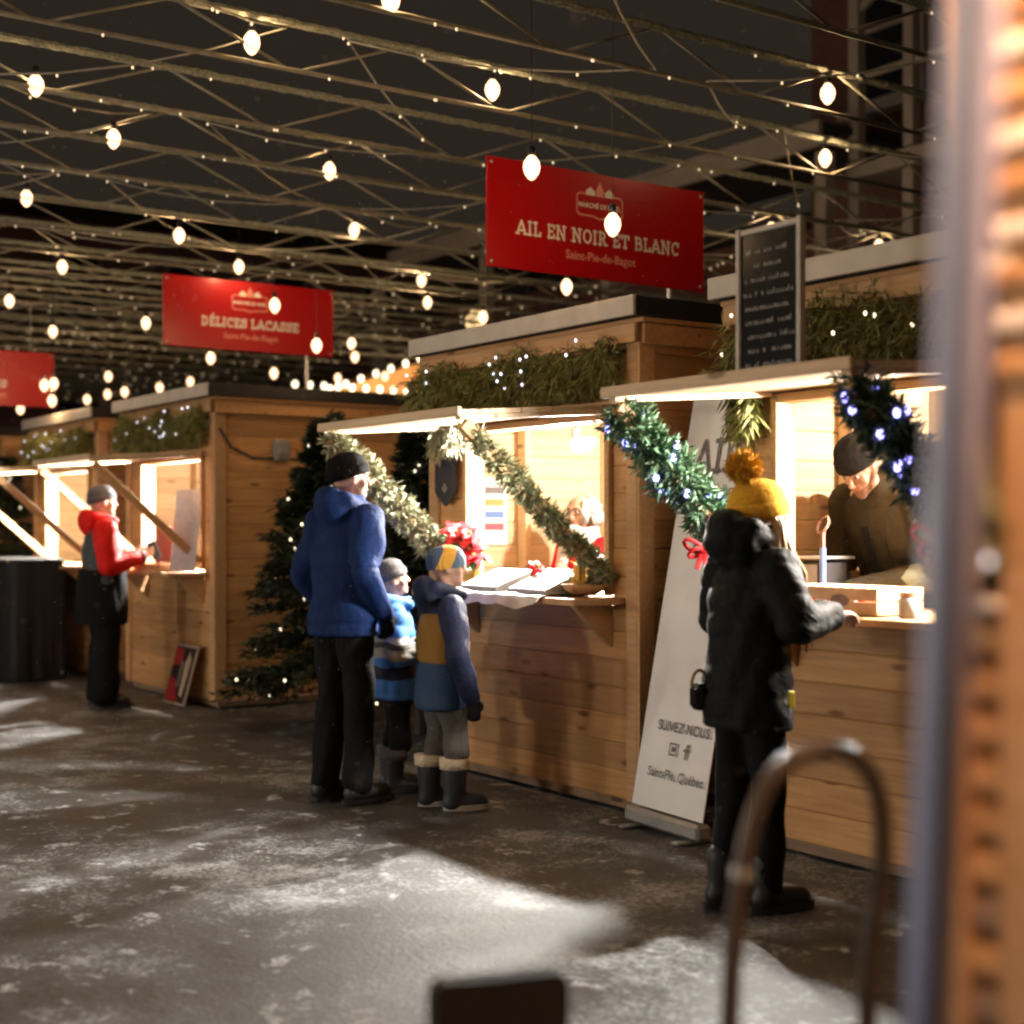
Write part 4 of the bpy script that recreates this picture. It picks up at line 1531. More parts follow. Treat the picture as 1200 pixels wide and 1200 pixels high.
font_text('lettering', 'SUIVEZ-NOUS', 0.066, on_banner(0.60, 0.185), u, vv, nn, GREYINK, t, bold=0.0012, lift=0.004)
font_text('lettering', 'Saint-Pie, Qu\u00e9bec', 0.062, on_banner(0.58, 0.075), u, vv, nn, GREYINK, t, bold=0.0008, lift=0.004)
q = [[(-0.03, -0.03), (0.03, -0.03), (0.03, -0.022), (-0.03, -0.022)], [(-0.03, 0.022), (0.03, 0.022), (0.03, 0.03), (-0.03, 0.03)],
     [(-0.03, -0.022), (-0.022, -0.022), (-0.022, 0.022), (-0.03, 0.022)], [(0.022, -0.022), (0.03, -0.022), (0.03, 0.022), (0.022, 0.022)],
     [(-0.011, -0.011), (0.011, -0.011), (0.011, 0.011), (-0.011, 0.011)]]
put_quads(q, on_banner(0.50, 0.145), u, vv, nn, 0.004).build('emblem', GREYINK, t)
q = [[(-0.006, -0.036), (0.008, -0.036), (0.008, 0.02), (-0.006, 0.02)], [(-0.02, 0.0), (0.022, 0.0), (0.022, 0.012), (-0.02, 0.012)], [(-0.004, 0.02), (0.022, 0.024), (0.022, 0.036), (0.004, 0.036)]]
put_quads(q, on_banner(0.68, 0.145), u, vv, nn, 0.004).build('emblem', GREYINK, t)
put_quads(slab_text('AIL', 0.17, 0.11), on_banner(0.50, 0.80), u, vv, nn, 0.004).build('lettering', GREYINK, t)
font_text('lettering', 'noir et blanc', 0.08, on_banner(0.50, 0.745), u, vv, nn, GREYINK, t, lift=0.004)

# ------------------------------------------------------------------ chalkboard standing on the right stall's flap
fy = YF - 0.86
cb0, cb1 = -4.01, -3.70
zb_, zt_ = 2.005, 2.515
t = thing('chalkboard', 'framed black chalkboard with white writing standing on the right stall flap', 'chalkboard', ((cb0 + cb1) / 2, fy, zb_))
MB().cbox(((cb0 + cb1) / 2, fy, (zb_ + zt_) / 2), (cb1 - cb0, 0.014, zt_ - zb_), 0.002).build('board', mat('glossy black board', (0.012, 0.012, 0.014), 0.12, bump=0.02, scale=3, spec=0.6), t)
for x in (cb0, cb1):
    MB().cbox((x, fy - 0.004, (zb_ + zt_) / 2), (0.022, 0.03, zt_ - zb_ + 0.03), 0.003).build('frame', mat('grey painted frame', (0.45, 0.42, 0.38), 0.5), t)
for z in (zb_ - 0.002, zt_):
    MB().cbox(((cb0 + cb1) / 2, fy - 0.003, z), (cb1 - cb0 - 0.023, 0.026, 0.02), 0.003).build('frame', MATS['grey painted frame'], t)
q = []
rw = random.Random(5)
for row in range(9):
    z = zt_ - 0.085 - row * 0.052
    x = -0.135 + rw.uniform(0, 0.03)
    end = 0.13 - rw.uniform(0, 0.06)
    if row == 1:
        x, end = -0.09, 0.06
    while x < end:
        hgt = rw.choice((0.012, 0.013, 0.02))
        st = rw.choice((0, 1, 2))
        if rw.random() < 0.14:
            x += 0.016
            continue
        if st == 0:
            q.append([(x, z), (x + 0.0035, z), (x + 0.0045, z + hgt), (x + 0.001, z + hgt)])
        elif st == 1:
            q.append([(x, z), (x + 0.010, z + 0.001), (x + 0.010, z + 0.0035), (x, z + 0.003)])
            q.append([(x, z + 0.003), (x + 0.003, z + 0.003), (x + 0.008, z + 0.013), (x + 0.005, z + 0.013)])
        else:
            q.append([(x, z), (x + 0.003, z), (x + 0.003, z + 0.012), (x, z + 0.012)])
            q.append([(x + 0.007, z), (x + 0.010, z), (x + 0.010, z + 0.012), (x + 0.007, z + 0.012)])
            q.append([(x, z + 0.010), (x + 0.010, z + 0.010), (x + 0.010, z + 0.013), (x, z + 0.013)])
        x += 0.015
put_quads(q, ((cb0 + cb1) / 2, fy - 0.007, 0), (1, 0, 0), (0, 0, 1), (0, -1, 0), 0.0006).build('writing', mat('chalk', (0.42, 0.41, 0.38), 0.9, bump=0), t)['kind'] = 'stuff'
# easel foot behind it
MB().bar(((cb0 + cb1) / 2, fy + 0.01, zt_ - 0.15), ((cb0 + cb1) / 2, fy + 0.2, zb_ + 0.01), 0.03, 0.012).build('rear_leg', OLDWOOD, t)

# ------------------------------------------------------------------ things on the right stall's counter
zc3 = S3['zc'] + 0.003
cx_, cy_ = -4.16, YF - 0.13
t = thing('wooden_crate', 'shallow wooden crate with a dark oval mark under the vendor hands', 'crate', (cx_, cy_, zc3))
CR = mat('pale crate wood', (0.55, 0.36, 0.20), 0.6, scale=18)
for k in range(2):
    for y, s in ((cy_ - 0.13, -1), (cy_ + 0.13, 1)):
        MB().cbox((cx_, y, zc3 + 0.03 + 0.055 * k), (0.56, 0.012, 0.05), 0.002).build('slat', CR, t)
    for x in (cx_ - 0.274, cx_ + 0.274):
        MB().cbox((x, cy_, zc3 + 0.03 + 0.055 * k), (0.012, 0.246, 0.05), 0.002).build('slat', CR, t)
MB().cbox((cx_, cy_, zc3 + 0.006), (0.55, 0.25, 0.01), 0.002).build('bottom', CR, t)
mb = MB()
mb.add([(cx_ + 0.09 + 0.05 * math.cos(a), cy_ - 0.1375, zc3 + 0.058 + 0.026 * math.sin(a)) for a in [2 * math.pi * i / 20 for i in range(20)]], [tuple(range(20))])
mb.build('print', mat('brown print', (0.09, 0.06, 0.045), 0.6, bump=0), t)
redpk = mat('orange red wrapper', (0.60, 0.09, 0.04), 0.4, scale=12)
for k in range(8):
    tt = thing('packet', '', 'packet', (cx_ - 0.22 + 0.055 * k, cy_ + 0.0, zc3 + 0.012), 'packets standing in the shallow crate')
    tt['label'] = 'red wrapped packet standing in the shallow wooden crate'
    MB().cbox((cx_ - 0.22 + 0.055 * k, cy_, zc3 + 0.058), (0.036, 0.20, 0.09), 0.006, Matrix.Rotation(0.15, 3, 'Y')).build('wrapper', redpk if k % 3 else WHITE, tt)
    MB().cbox((cx_ - 0.215 + 0.055 * k, cy_, zc3 + 0.108), (0.03, 0.19, 0.008), 0.003).build('flap', CR, tt)
# jar candle on the counter
t = thing('jar', 'small white jar on the counter right of the crate', 'jar', (-3.78, YF - 0.2, zc3))
MB().tube([(-3.78, YF - 0.2, zc3 + z) for z in (0, 0.005, 0.07, 0.08)], [0.035, 0.04, 0.04, 0.03], 16).build('glass', WHITE, t, smooth=True)
MB().tube([(-3.78, YF - 0.2, zc3 + z) for z in (0.08, 0.10)], 0.034, 16).build('lid', TRIM, t)
# scale: dark display with a tray
t = thing('counter_scale', 'dark boxy counter scale with grey front at the left end of the right counter', 'scale', (-4.62, YF + 0.1, zc3))
MB().cbox((-4.60, YF + 0.2, zc3 + 0.10), (0.16, 0.14, 0.20), 0.008).build('body', DARKPLASTIC, t)
MB().cbox((-4.615, YF + 0.126, zc3 + 0.11), (0.10, 0.006, 0.15), 0.002).build('display', mat('grey display', (0.40, 0.39, 0.40), 0.3, bump=0), t)
MB().cbox((-4.60, YF + 0.2, zc3 + 0.215), (0.2, 0.2, 0.014), 0.004).build('tray', GALV, t)
# tongs hanging on a stand
t = thing('utensil_stand', 'blue metal rod with a ring on top standing on the right counter', 'stand', (-4.47, YF + 0.1, zc3))
BLUE = mat('blue metal', (0.16, 0.24, 0.50), 0.35, 0.5)
ux, uy = -4.47, YF + 0.06
MB().tube([(ux, uy, zc3 + 0.01), (ux, uy, zc3 + 0.26)], 0.014, 10).build('rod', BLUE, t)
MB().tube([(ux, uy, zc3), (ux, uy, zc3 + 0.012)], 0.05, 16).build('base', BLUE, t)
MB().tube([(ux, uy, zc3 + 0.26), (ux, uy, zc3 + 0.33)], 0.010, 8).build('neck', mat('brown handle', (0.2, 0.08, 0.05), 0.5), t)
ring = [(ux + 0.028 * math.cos(a), uy + 0.02 * math.sin(a), zc3 + 0.36 + 0.034 * math.sin(a)) for a in [2 * math.pi * i / 20 for i in range(21)]]
MB().tube(ring, 0.006, 6).build('ring', MATS['brown handle'], t)
# yellow flower in a little pot
fx_, fy_ = -4.66, YF + 0.75
sh = thing('side_shelf', 'narrow shelf along the wall inside the right stall', 'shelf', (-4.84, YF + 0.7, 1.16))
MB().cbox((-4.79, YF + 0.7, 1.21), (0.17, 1.2, 0.03), 0.004).build('board', TRIM, sh)
for y in (YF + 0.3, YF + 1.1):
    MB().prism([(-4.875, y, 1.19), (-4.72, y, 1.19), (-4.875, y, 1.02)], (0, 1, 0), 0.03).build('bracket', TRIM, sh)
t = thing('potted_flower', 'small yellow flower in a green pot on the shelf behind the yellow hat', 'flower', (-4.78, YF + 0.52, 1.228))
q0 = Vector((-4.78, YF + 0.52, 1.228))
MB().tube([q0, q0 + Vector((0, 0, 0.06))], [0.03, 0.04], 12).build('pot', mat('green glaze', (0.03, 0.2, 0.1), 0.3), t)
MB().tube([q0 + Vector((0, 0, 0.05)), q0 + Vector((0, 0, 0.22))], 0.006, 6).build('stem', mat('yellow green stem', (0.4, 0.42, 0.08), 0.6), t)
for k in range(8):
    a = k * math.pi / 4
    MB().ell(q0 + Vector((0.045 * math.cos(a), 0.045 * math.sin(a), 0.22 + 0.03 * (k % 2))), (0.035, 0.022, 0.012), Matrix.Rotation(a, 3, 'Z'), n=8, m=5).build('petal', mat('yellow petals', (0.75, 0.6, 0.06), 0.5), t, smooth=True)
# slatted chair backs behind the vendor
for i, (bx_, lab) in enumerate(((-4.62, 'white slatted chair back left of the vendor in the black cap'), (-3.98, 'white slatted chair back right of the vendor in the black cap'))):
    t = thing('slatted_chair', lab, 'chair', (bx_, YF + 1.55, 0.06), 'white slatted chairs behind the vendor')
    for k in range(4):
        MB().cbox((bx_, YF + 1.62, 1.07 + 0.065 * k), (0.44, 0.018, 0.035), 0.004).build('slat', mat('white chair paint', (0.7, 0.68, 0.7), 0.5), t)
    for s in (-0.2, 0.2):
        MB().cbox((bx_ + s, YF + 1.645, 0.69), (0.035, 0.03, 1.26), 0.004).build('rear_leg', MATS['white chair paint'], t)
        MB().cbox((bx_ + s, YF + 1.28, 0.29), (0.035, 0.035, 0.46), 0.004).build('front_leg', MATS['white chair paint'], t)
    MB().cbox((bx_, YF + 1.45, 0.54), (0.44, 0.36, 0.03), 0.006).build('seat', MATS['white chair paint'], t)

# ------------------------------------------------------------------ things at the stall with the orange side wall
zc1 = S1['zc'] + 0.003
t = thing('tall_sign', 'tall white card with a red emblem leaning on the far counter', 'sign', (-11.25, YF - 0.15, zc1))
pb, pt = Vector((-11.08, YF - 0.2, zc1)), Vector((-11.26, YF - 0.06, zc1 + 0.66))
d = (pt - pb)
nrm = d.normalized().cross(Vector((0.5, 0.8, 0)).normalized())
uu = Vector((0.62, 0.78, 0)).normalized()
MB().bar(pb + d * 0.01, pt, 0.21, 0.01, up=uu.cross(d)).build('sheet', mat('lilac white card', (0.55, 0.52, 0.58), 0.5, bump=0.02), t)
nf = uu.cross(d).normalized()
if nf.dot(Vector(camo.location) - pb) < 0:
    nf = -nf
put_quads([[(0.03 * math.cos(a), 0.035 * math.sin(a)) for a in [2 * math.pi * i / 14 for i in range(14)]]], pb + d * 0.3 + nf * 0.006, uu, d.normalized(), nf).build('emblem', RED, t)
t = thing('red_folder', 'dark red board standing on the far counter before the red jacket customer', 'board', (-11.72, YF - 0.08, zc1))
MB().cbox((-11.92, YF - 0.02, zc1 + 0.19), (0.36, 0.02, 0.34), 0.004).build('sheet', mat('dark red card', (0.16, 0.025, 0.025), 0.5), t)
MB().cbox((-11.92, YF + 0.02, zc1 + 0.03), (0.3, 0.12, 0.02), 0.004).build('stand', OLDWOOD, t)
t = thing('wooden_tray', 'wooden tray on the far counter beneath the dark red board', 'tray', (-11.55, YF - 0.2, zc1))
MB().cbox((-11.55, YF - 0.21, zc1 + 0.008), (0.62, 0.18, 0.014), 0.003).build('bottom', PINE, t)
for s in (-1, 1):
    MB().cbox((-11.55, YF - 0.21 + s * 0.095, zc1 + 0.03), (0.62, 0.014, 0.06), 0.003).build('side', PINE, t)
    MB().cbox((-11.55 + s * 0.303, YF - 0.21, zc1 + 0.03), (0.014, 0.175, 0.06), 0.003).build('end', PINE, t)
# framed poster leaning at the foot of that stall
t = thing('leaning_poster', 'red and black framed poster leaning against the foot of the far stall', 'poster', (-11.25, YF - 0.18, 0))
a0, a1 = Vector((-11.47, YF - 0.20, 0.012)), Vector((-11.04, YF - 0.20, 0.012))
up1 = Vector((0, 0.13, 0.47))
n1 = Vector((0, -0.47, 0.13)).normalized()
MB().bar((a0 + a1) / 2, (a0 + a1) / 2 + up1, 0.43, 0.016, up=n1).build('board', mat('poster frame', (0.35, 0.28, 0.22), 0.5), t)
cc = (a0 + a1) / 2 + up1 * 0.5 + n1 * 0.009
uy_ = up1.normalized()
put_quads([[(-0.2, -0.225), (0.2, -0.225), (0.2, 0.225), (-0.2, 0.225)]], cc, (1, 0, 0), uy_, n1).build('print', mat('dark poster print', (0.035, 0.02, 0.02), 0.4), t)
put_quads([[(-0.2, 0.06), (-0.02, 0.08), (-0.02, 0.2), (-0.2, 0.22)], [(-0.19, -0.22), (0.05, -0.22), (-0.05, -0.05), (-0.19, -0.02)]], cc, (1, 0, 0), uy_, n1, 0.0025).build('print', mat('poster red', (0.35, 0.03, 0.03), 0.4), t)
put_quads([[(0.07, -0.16), (0.14, -0.18), (0.16, 0.12), (0.10, 0.19), (0.05, 0.1)]], cc, (1, 0, 0), uy_, n1, 0.0035).build('print', mat('poster beige', (0.42, 0.30, 0.2), 0.4), t)
put_quads([[(-0.03, -0.1), (0.02, -0.1), (0.02, 0.1), (-0.03, 0.12)]], cc, (1, 0, 0), uy_, n1, 0.003).build('print', mat('poster grey', (0.2, 0.18, 0.17), 0.4), t)
# junction box and its cable on the orange side wall
bx_ = -10.88
MB().cbox((bx_ + 0.045, YF + 0.55, 2.06), (0.07, 0.13, 0.17), 0.008).build('junction_box', mat('grey plastic box', (0.25, 0.25, 0.24), 0.5), S1['root'])
MB().cbox((bx_ + 0.085, YF + 0.55, 2.07), (0.012, 0.09, 0.10), 0.004).build('junction_box_lid', MATS['grey plastic box'], S1['root'])
MB().tube([(bx_ + 0.02, YF + 0.02, 2.22), (bx_ + 0.03, YF + 0.12, 2.07), (bx_ + 0.03, YF + 0.3, 1.99), (bx_ + 0.03, YF + 0.48, 1.99)], 0.012, 6).build('cable', CABLE, S1['root'])
MB().tube([(bx_ + 0.03, YF + 0.62, 1.99), (bx_ + 0.03, YF + 0.9, 1.98), (bx_ + 0.03, YF + 1.1, 2.1), (bx_ + 0.03, YF + 1.25, 2.3)], 0.009, 6).build('cable', CABLE, S1['root'])

# table with a black cloth in front of the far stall
t = thing('draped_table', 'tall table draped in black cloth at the left, before the far stall', 'table', (-14.35, 4.12, 0))
cxx, cyy = -14.35, 4.12
secs = []
mb = MB()
NS = 64
vs, fs = [], []
zs = [0.02, 0.3, 0.6, 0.9, 1.10, 1.135, 1.145]
for zi, z in enumerate(zs):
    for k in range(NS):
        a = 2 * math.pi * k / NS
        ca, sa = math.cos(a), math.sin(a)
        e = 6
        r_ = (abs(ca) ** e + abs(sa) ** e) ** (-1 / e)
        fold = (0.016 * math.sin(9 * a) + 0.01 * math.sin(17 * a + 1)) * (1 - z / 1.12 if z < 1.12 else 0)
        grow = 1.0 if zi < len(zs) - 1 else 0.9
        vs.append((cxx + (0.62 * grow + fold) * ca * r_, cyy + (0.30 * grow + fold) * sa * r_, z))
for zi in range(len(zs) - 1):
    for k in range(NS):
        k2 = (k + 1) % NS
        fs.append((zi * NS + k, zi * NS + k2, (zi + 1) * NS + k2, (zi + 1) * NS + k))
fs.append(tuple((len(zs) - 1) * NS + k for k in range(NS)))
mb.add(vs, fs)
mb.build('cloth', mat('black tablecloth', (0.007, 0.007, 0.0075), 0.9, scale=10, bump=0.4), t)
MB().cbox((cxx, cyy, 1.12), (1.14, 0.54, 0.02), 0.004).build('tabletop', OLDWOOD, t)
for sx in (-0.5, 0.5):
    for sy in (-0.2, 0.2):
        MB().cbox((cxx + sx, cyy + sy, 0.56), (0.04, 0.04, 1.1), 0.004).build('leg', OLDWOOD, t)
t = thing('leaning_plank', 'pale plank leaning against the black table at the left edge', 'plank', (-15.3, 4.0, 0))
MB().bar((-15.35, 3.92, 0.02), (-15.05, 4.12, 0.75), 0.14, 0.02, up=(0.3, -0.9, 0.2)).build('board', OLDWOOD, t)
zc0 = S0['zc']
t = thing('monitor', 'small dark screen on the counter of the far stall behind the black table', 'screen', (-14.4, YF + 0.2, zc0))
MB().cbox((-14.42, YF + 0.22, zc0 + 0.2), (0.36, 0.03, 0.26), 0.006).build('screen', DARKPLASTIC, t)
MB().cbox((-14.42, YF + 0.24, zc0 + 0.04), (0.05, 0.03, 0.09), 0.004).build('neck', DARKPLASTIC, t)
MB().cbox((-14.42, YF + 0.24, zc0 + 0.006), (0.2, 0.14, 0.012), 0.004).build('base', DARKPLASTIC, t)

# ------------------------------------------------------------------ foreground
# near hut, made up in place of the right stall seen through clear plastic
hx, hy = -1.118, 1.40
t = thing('standin_hut', 'made-up orange lit plank hut filling the right edge of the photo', 'hut', (0.0, hy, 0))
for k in range(18):
    z = 0.06 + 0.14 * (k + 0.5)
    plank(t, (hx + 0.09 + 1.1, hy + 0.012, z), 2.2, 0.14)
    plank(t, (hx + 0.03, hy + 1.05, z), 2.0, 0.14, 'y', inner=1)
MB().cbox((hx + 0.018, hy - 0.014, 1.33), (0.036, 0.024, 2.58), 0.004).build('corner_board', TRIM, t)
MB().cbox((hx + 0.006, hy + 0.05, 1.33), (0.022, 0.10, 2.576), 0.004).build('corner_board', TRIM, t)
MB().cbox((hx + 0.115, hy - 0.014, 1.33), (0.07, 0.022, 2.56), 0.004).build('corner_board', TRIM, t)
MB().cbox((hx + 1.15, hy + 1.0, 2.66), (2.5, 2.4, 0.1), 0.01).build('roof', MEMBRANE, t)
# made-up shutter and ledges, shaped for the blurred tones
MB().cbox((hx + 0.058, hy - 0.012, 1.65), (0.024, 0.02, 0.10), 0.004).build('shutter', mat('dark brown shutter', (0.06, 0.03, 0.02), 0.6), t)
MB().cbox((hx + 0.06, hy - 0.02, 1.335), (0.05, 0.03, 0.012), 0.004).build('ledge', WHITE, t)
MB().cbox((hx + 0.06, hy - 0.02, 1.715), (0.07, 0.02, 0.025), 0.004).build('ledge', WHITE, t)
gt = thing('hut_garland', 'blurred gold green garland with fairy lights hanging on the near hut', 'garland', (hx + 0.14, hy - 0.03, 1.5), 'garlands wound round the flap braces')
_, tips = path_garland(gt, [(hx + 0.045, hy - 0.03, 1.51), (hx + 0.06, hy - 0.035, 1.45), (hx + 0.065, hy - 0.03, 1.38)], 0.022, 1100, SAGEFIR, 0.025, 0.0025)
lights_obj('fairy_lights', [(hx + 0.03, hy - 0.05, 1.46), (hx + 0.05, hy - 0.05, 1.40), (hx + 0.085, hy - 0.05, 1.385), (hx + 0.03, hy - 0.05, 1.50)], 0.004, FAIRYCOOL, gt)
for k in range(14):
    zz = 0.62 + 0.052 * k
    MB().cbox((hx + 0.057, hy - 0.010, zz), (0.040, 0.016, 0.034), 0.003).build('slat', PINE if k not in (5, 7) else OLDWOOD, t)
MB().cbox((hx + 0.057, hy - 0.0015, 0.97), (0.041, 0.003, 0.74), 0.0005).build('slat_backing', mat('dark brown backing', (0.17, 0.075, 0.035), 0.8), t)
for k in range(9):
    MB().cbox((hx + 0.115, hy - 0.03, 1.60 + 0.05 * k), (0.068, 0.012, 0.022), 0.003).build('louvre', WHITE if k % 2 else TRIM, t)
wl_ = thing('fill_lamp', 'unseen lamp added to light the near hut front, beyond the top edge of the photo', 'lamp', (hx + 0.45, hy - 0.28, 2.34))  # added out of view to light the made-up hut orange
MB().bar((hx + 0.45, hy + 0.0, 2.44), (hx + 0.45, hy - 0.28, 2.44), 0.03, 0.03).build('arm', BLACKMETAL, wl_)
MB().tube([(hx + 0.45, hy - 0.28, 2.425), (hx + 0.45, hy - 0.28, 2.36)], [0.02, 0.09], 14).build('shade', BLACKMETAL, wl_)
MB().ell((hx + 0.45, hy - 0.28, 2.345), (0.035,) * 3).build('glass', emit('hut lamp glass', (1.0, 0.50, 0.26), 2100), wl_, smooth=True)

# leaning pole, cold light tinted blue into its base colour
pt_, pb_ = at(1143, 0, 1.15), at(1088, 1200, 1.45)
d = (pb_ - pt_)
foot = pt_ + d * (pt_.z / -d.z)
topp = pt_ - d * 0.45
t = thing('leaning_pole', 'blurred metal pole tinted for cold light, leaning right in front at the right', 'pole', foot)
MB().tube([foot, topp], 0.0225, 20).build('tube', mat('metal tinted for cold light', (0.50, 0.60, 0.98), 0.45, 0.0, scale=8, var=0.06, bump=0.03), t, smooth=True)
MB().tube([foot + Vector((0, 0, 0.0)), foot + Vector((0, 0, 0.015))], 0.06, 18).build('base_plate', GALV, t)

# bent steel hoop
ZH = 2.2
pix = [(855, 1730), (852, 1400), (855, 1200), (864, 1060), (880, 970), (903, 915), (938, 886), (975, 880), (1008, 893), (1029, 930), (1035, 985), (1030, 1050), (1020, 1130), (1016, 1250), (1016, 1730)]
pts = [at(a, b, ZH) for a, b in pix]
for p_ in (pts[0], pts[-1]):
    p_.z = 0.0
fine = []
for i in range(len(pts) - 1):
    p_1 = pts[max(i - 1, 0)]
    a, b, c2 = pts[i], pts[i + 1], pts[min(i + 2, len(pts) - 1)]
    for s in range(6):
        f = s / 6
        fine.append(0.5 * ((2 * a) + (b - p_1) * f + (2 * p_1 - 5 * a + 4 * b - c2) * f * f + (3 * a - p_1 - 3 * b + c2) * f ** 3))
fine.append(pts[-1])
t = thing('steel_hoop', 'bent brown steel hoop standing in the right foreground', 'hoop', (pts[0] + pts[-1]) / 2)
MB().tube(fine, 0.0145, 14).build('tube', mat('brown steel', (0.085, 0.070, 0.060), 0.38, 0.5, scale=30, bump=0.1), t, smooth=True)
for p_ in (pts[0], pts[-1]):
    MB().tube([p_, p_ + Vector((0, 0, 0.012))], 0.05, 16).build('base_plate', MATS['brown steel'], t)
MB().tube([fine[20] - Vector((0, 0, 0.004)), fine[20] + (fine[21] - fine[20]).normalized() * 0.012], 0.0165, 14).build('collar', GALV, t)

# rounded black board low in the foreground
ang = math.radians(71.6)
ud = DV * math.cos(ang) + RV * math.sin(ang)
nd = Vector((ud.y, -ud.x, 0))
tl = at(501, 1146, 2.30)
Wb = 0.222
cen = tl + ud * Wb / 2
ztop_ = tl.z
t = thing('black_board', 'dark rounded board standing low in the foreground at the bottom edge', 'board', (cen.x, cen.y, 0))
r_ = 0.022
poly = []
for cx2, cz2, a0_ in ((Wb / 2 - r_, ztop_ - r_, 0), (-Wb / 2 + r_, ztop_ - r_, 90)):
    for k in range(7):
        a = math.radians(a0_ + 15 * k)
        poly.append((cx2 + r_ * math.cos(a), cz2 + r_ * math.sin(a)))
poly += [(-Wb / 2, 0.04), (Wb / 2, 0.04)]
base_ = Vector((cen.x, cen.y, 0))
MB().prism([base_ + ud * a + Vector((0, 0, b)) for a, b in poly], nd, 0.04).build('panel', mat('matt black panel', (0.007, 0.0065, 0.006), 0.8), t)
MB().cbox(base_ + nd * 0.02 + Vector((0, 0, 0.02)), (Wb + 0.04, 0.3, 0.04), 0.006, Matrix((ud, Vector((-ud.y, ud.x, 0)), Vector((0, 0, 1)))).transposed()).build('foot', MATS['matt black panel'], t)

# ------------------------------------------------------------------ people
def fuse(mb, name, m, parent, voxel=0.009, smooth=6, disp=None):
    """union of overlapping volumes as one smooth skin"""
    me0 = mb.mesh('raw', m)
    tmp = bpy.data.objects.new('raw', me0)
    COL.objects.link(tmp)
    md = tmp.modifiers.new('r', 'REMESH')
    md.mode = 'VOXEL'
    md.voxel_size = voxel
    dg = bpy.context.evaluated_depsgraph_get()
    me = bpy.data.meshes.new_from_object(tmp.evaluated_get(dg))
    bpy.data.objects.remove(tmp)
    bpy.data.meshes.remove(me0)
    n = len(me.vertices)
    co = np.empty(n * 3, np.float32)
    me.vertices.foreach_get('co', co)
    co = co.reshape(-1, 3).astype(float)
    ed = np.empty(len(me.edges) * 2, np.int32)
    me.edges.foreach_get('vertices', ed)
    ed = ed.reshape(-1, 2)
    deg = np.bincount(ed.ravel(), minlength=n).astype(float)[:, None]

    def lap(c):
        s = np.zeros_like(c)
        for a in range(3):
            s[:, a] = np.bincount(ed[:, 0], c[ed[:, 1], a], n) + np.bincount(ed[:, 1], c[ed[:, 0], a], n)
        return s / np.maximum(deg, 1)
    for i in range(smooth):
        co += 0.55 * (lap(co) - co)
        co -= 0.45 * (lap(co) - co) * (0.9 if i % 2 else 0.0)
    if disp is not None:
        me.vertices.foreach_set('co', co.astype(np.float32).ravel())
        me.update()
        nr = np.empty(n * 3, np.float32)
        me.vertices.foreach_get('normal', nr)
        co += nr.reshape(-1, 3) * disp(co)[:, None]
    me.vertices.foreach_set('co', co.astype(np.float32).ravel())
    me.polygons.foreach_set('use_smooth', [True] * len(me.polygons))
    me.materials.clear()
    me.materials.append(m)
    me.name = name
    me.update()
    if parent is None:
        return me
    return link(name, me, parent)


def folds(amp, sx=9.0, seed=0.0):
    """cloth creases"""
    def f(c):
        x, y, z = c[:, 0] + seed, c[:, 1] - seed, c[:, 2]
        a = np.sin(sx * 1.7 * z + 5.0 * np.sin(sx * 0.8 * x + 1.3) + 3.5 * np.sin(sx * 0.7 * y))
        b = np.sin(sx * 3.1 * (z + 0.6 * x) + 4 * np.sin(sx * 1.1 * y + 2.0))
        return amp * (0.6 * a + 0.4 * b)
    return f


def seams(base, zs, depth=0.007, w=0.007):
    """stitched seams running round the body at the heights zs"""
    def f(c):
        d = base(c)
        for z in zs:
            d = d - depth * np.exp(-((c[:, 2] - z - 0.006 * np.sin(7 * c[:, 0])) / w) ** 2)
        return d
    return f


def puffs(amp, step=0.105, cre=0.004, seed=0.0):
    """quilted horizontal tubes of a puffer coat"""
    g = folds(cre, 12.0, seed)

    def f(c):
        zz = c[:, 2] + 0.012 * np.sin(9 * c[:, 0] + seed) + 0.01 * np.sin(13 * c[:, 1])
        return amp * (np.abs(np.sin(math.pi * zz / step)) ** 0.6 - 0.6) + g(c)
    return f


def fabric(name, col, rough=0.8, scale=70.0, bump=0.35, var=0.18, dist=0.004):
    return mat(name, col, rough, scale=scale, bump=bump, var=var, dist=dist, spec=0.12, crease=0.3)


def banded(name, stops, rough=0.75, noise=0.0):
    """cloth whose colour changes in bands up the body (object Z)"""
    m = bpy.data.materials.new(name)
    n, l, p = nodes_of(m)
    tc = n.new('ShaderNodeTexCoord')
    sx = n.new('ShaderNodeSeparateXYZ')
    l.new(tc.outputs['Object'], sx.inputs[0])
    src = sx.outputs[2]
    if noise:
        nz = n.new('ShaderNodeTexNoise')
        nz.inputs['Scale'].default_value = 9.0
        l.new(tc.outputs['Object'], nz.inputs['Vector'])
        ma = n.new('ShaderNodeMath')
        ma.operation = 'MULTIPLY_ADD'
        l.new(nz.outputs['Fac'], ma.inputs[0])
        ma.inputs[1].default_value = noise
        l.new(src, ma.inputs[2])
        src = ma.outputs[0]
    mr = n.new('ShaderNodeMapRange')
    mr.inputs['From Max'].default_value = 2.0
    l.new(src, mr.inputs[0])
    r = n.new('ShaderNodeValToRGB')
    r.color_ramp.interpolation = 'CONSTANT'
    e = r.color_ramp.elements
    e[0].position, e[0].color = stops[0][0] / 2.0, (*stops[0][1], 1)
    e[1].position, e[1].color = stops[1][0] / 2.0, (*stops[1][1], 1)
    for z, c in stops[2:]:
        q = e.new(z / 2.0)
        q.color = (*c, 1)
    l.new(mr.outputs[0], r.inputs[0])
    l.new(r.outputs[0], p.inputs['Base Color'])
    p.inputs['Roughness'].default_value = rough
    p.inputs['Specular IOR Level'].default_value = 0.15
    MATS[name] = m
    return m


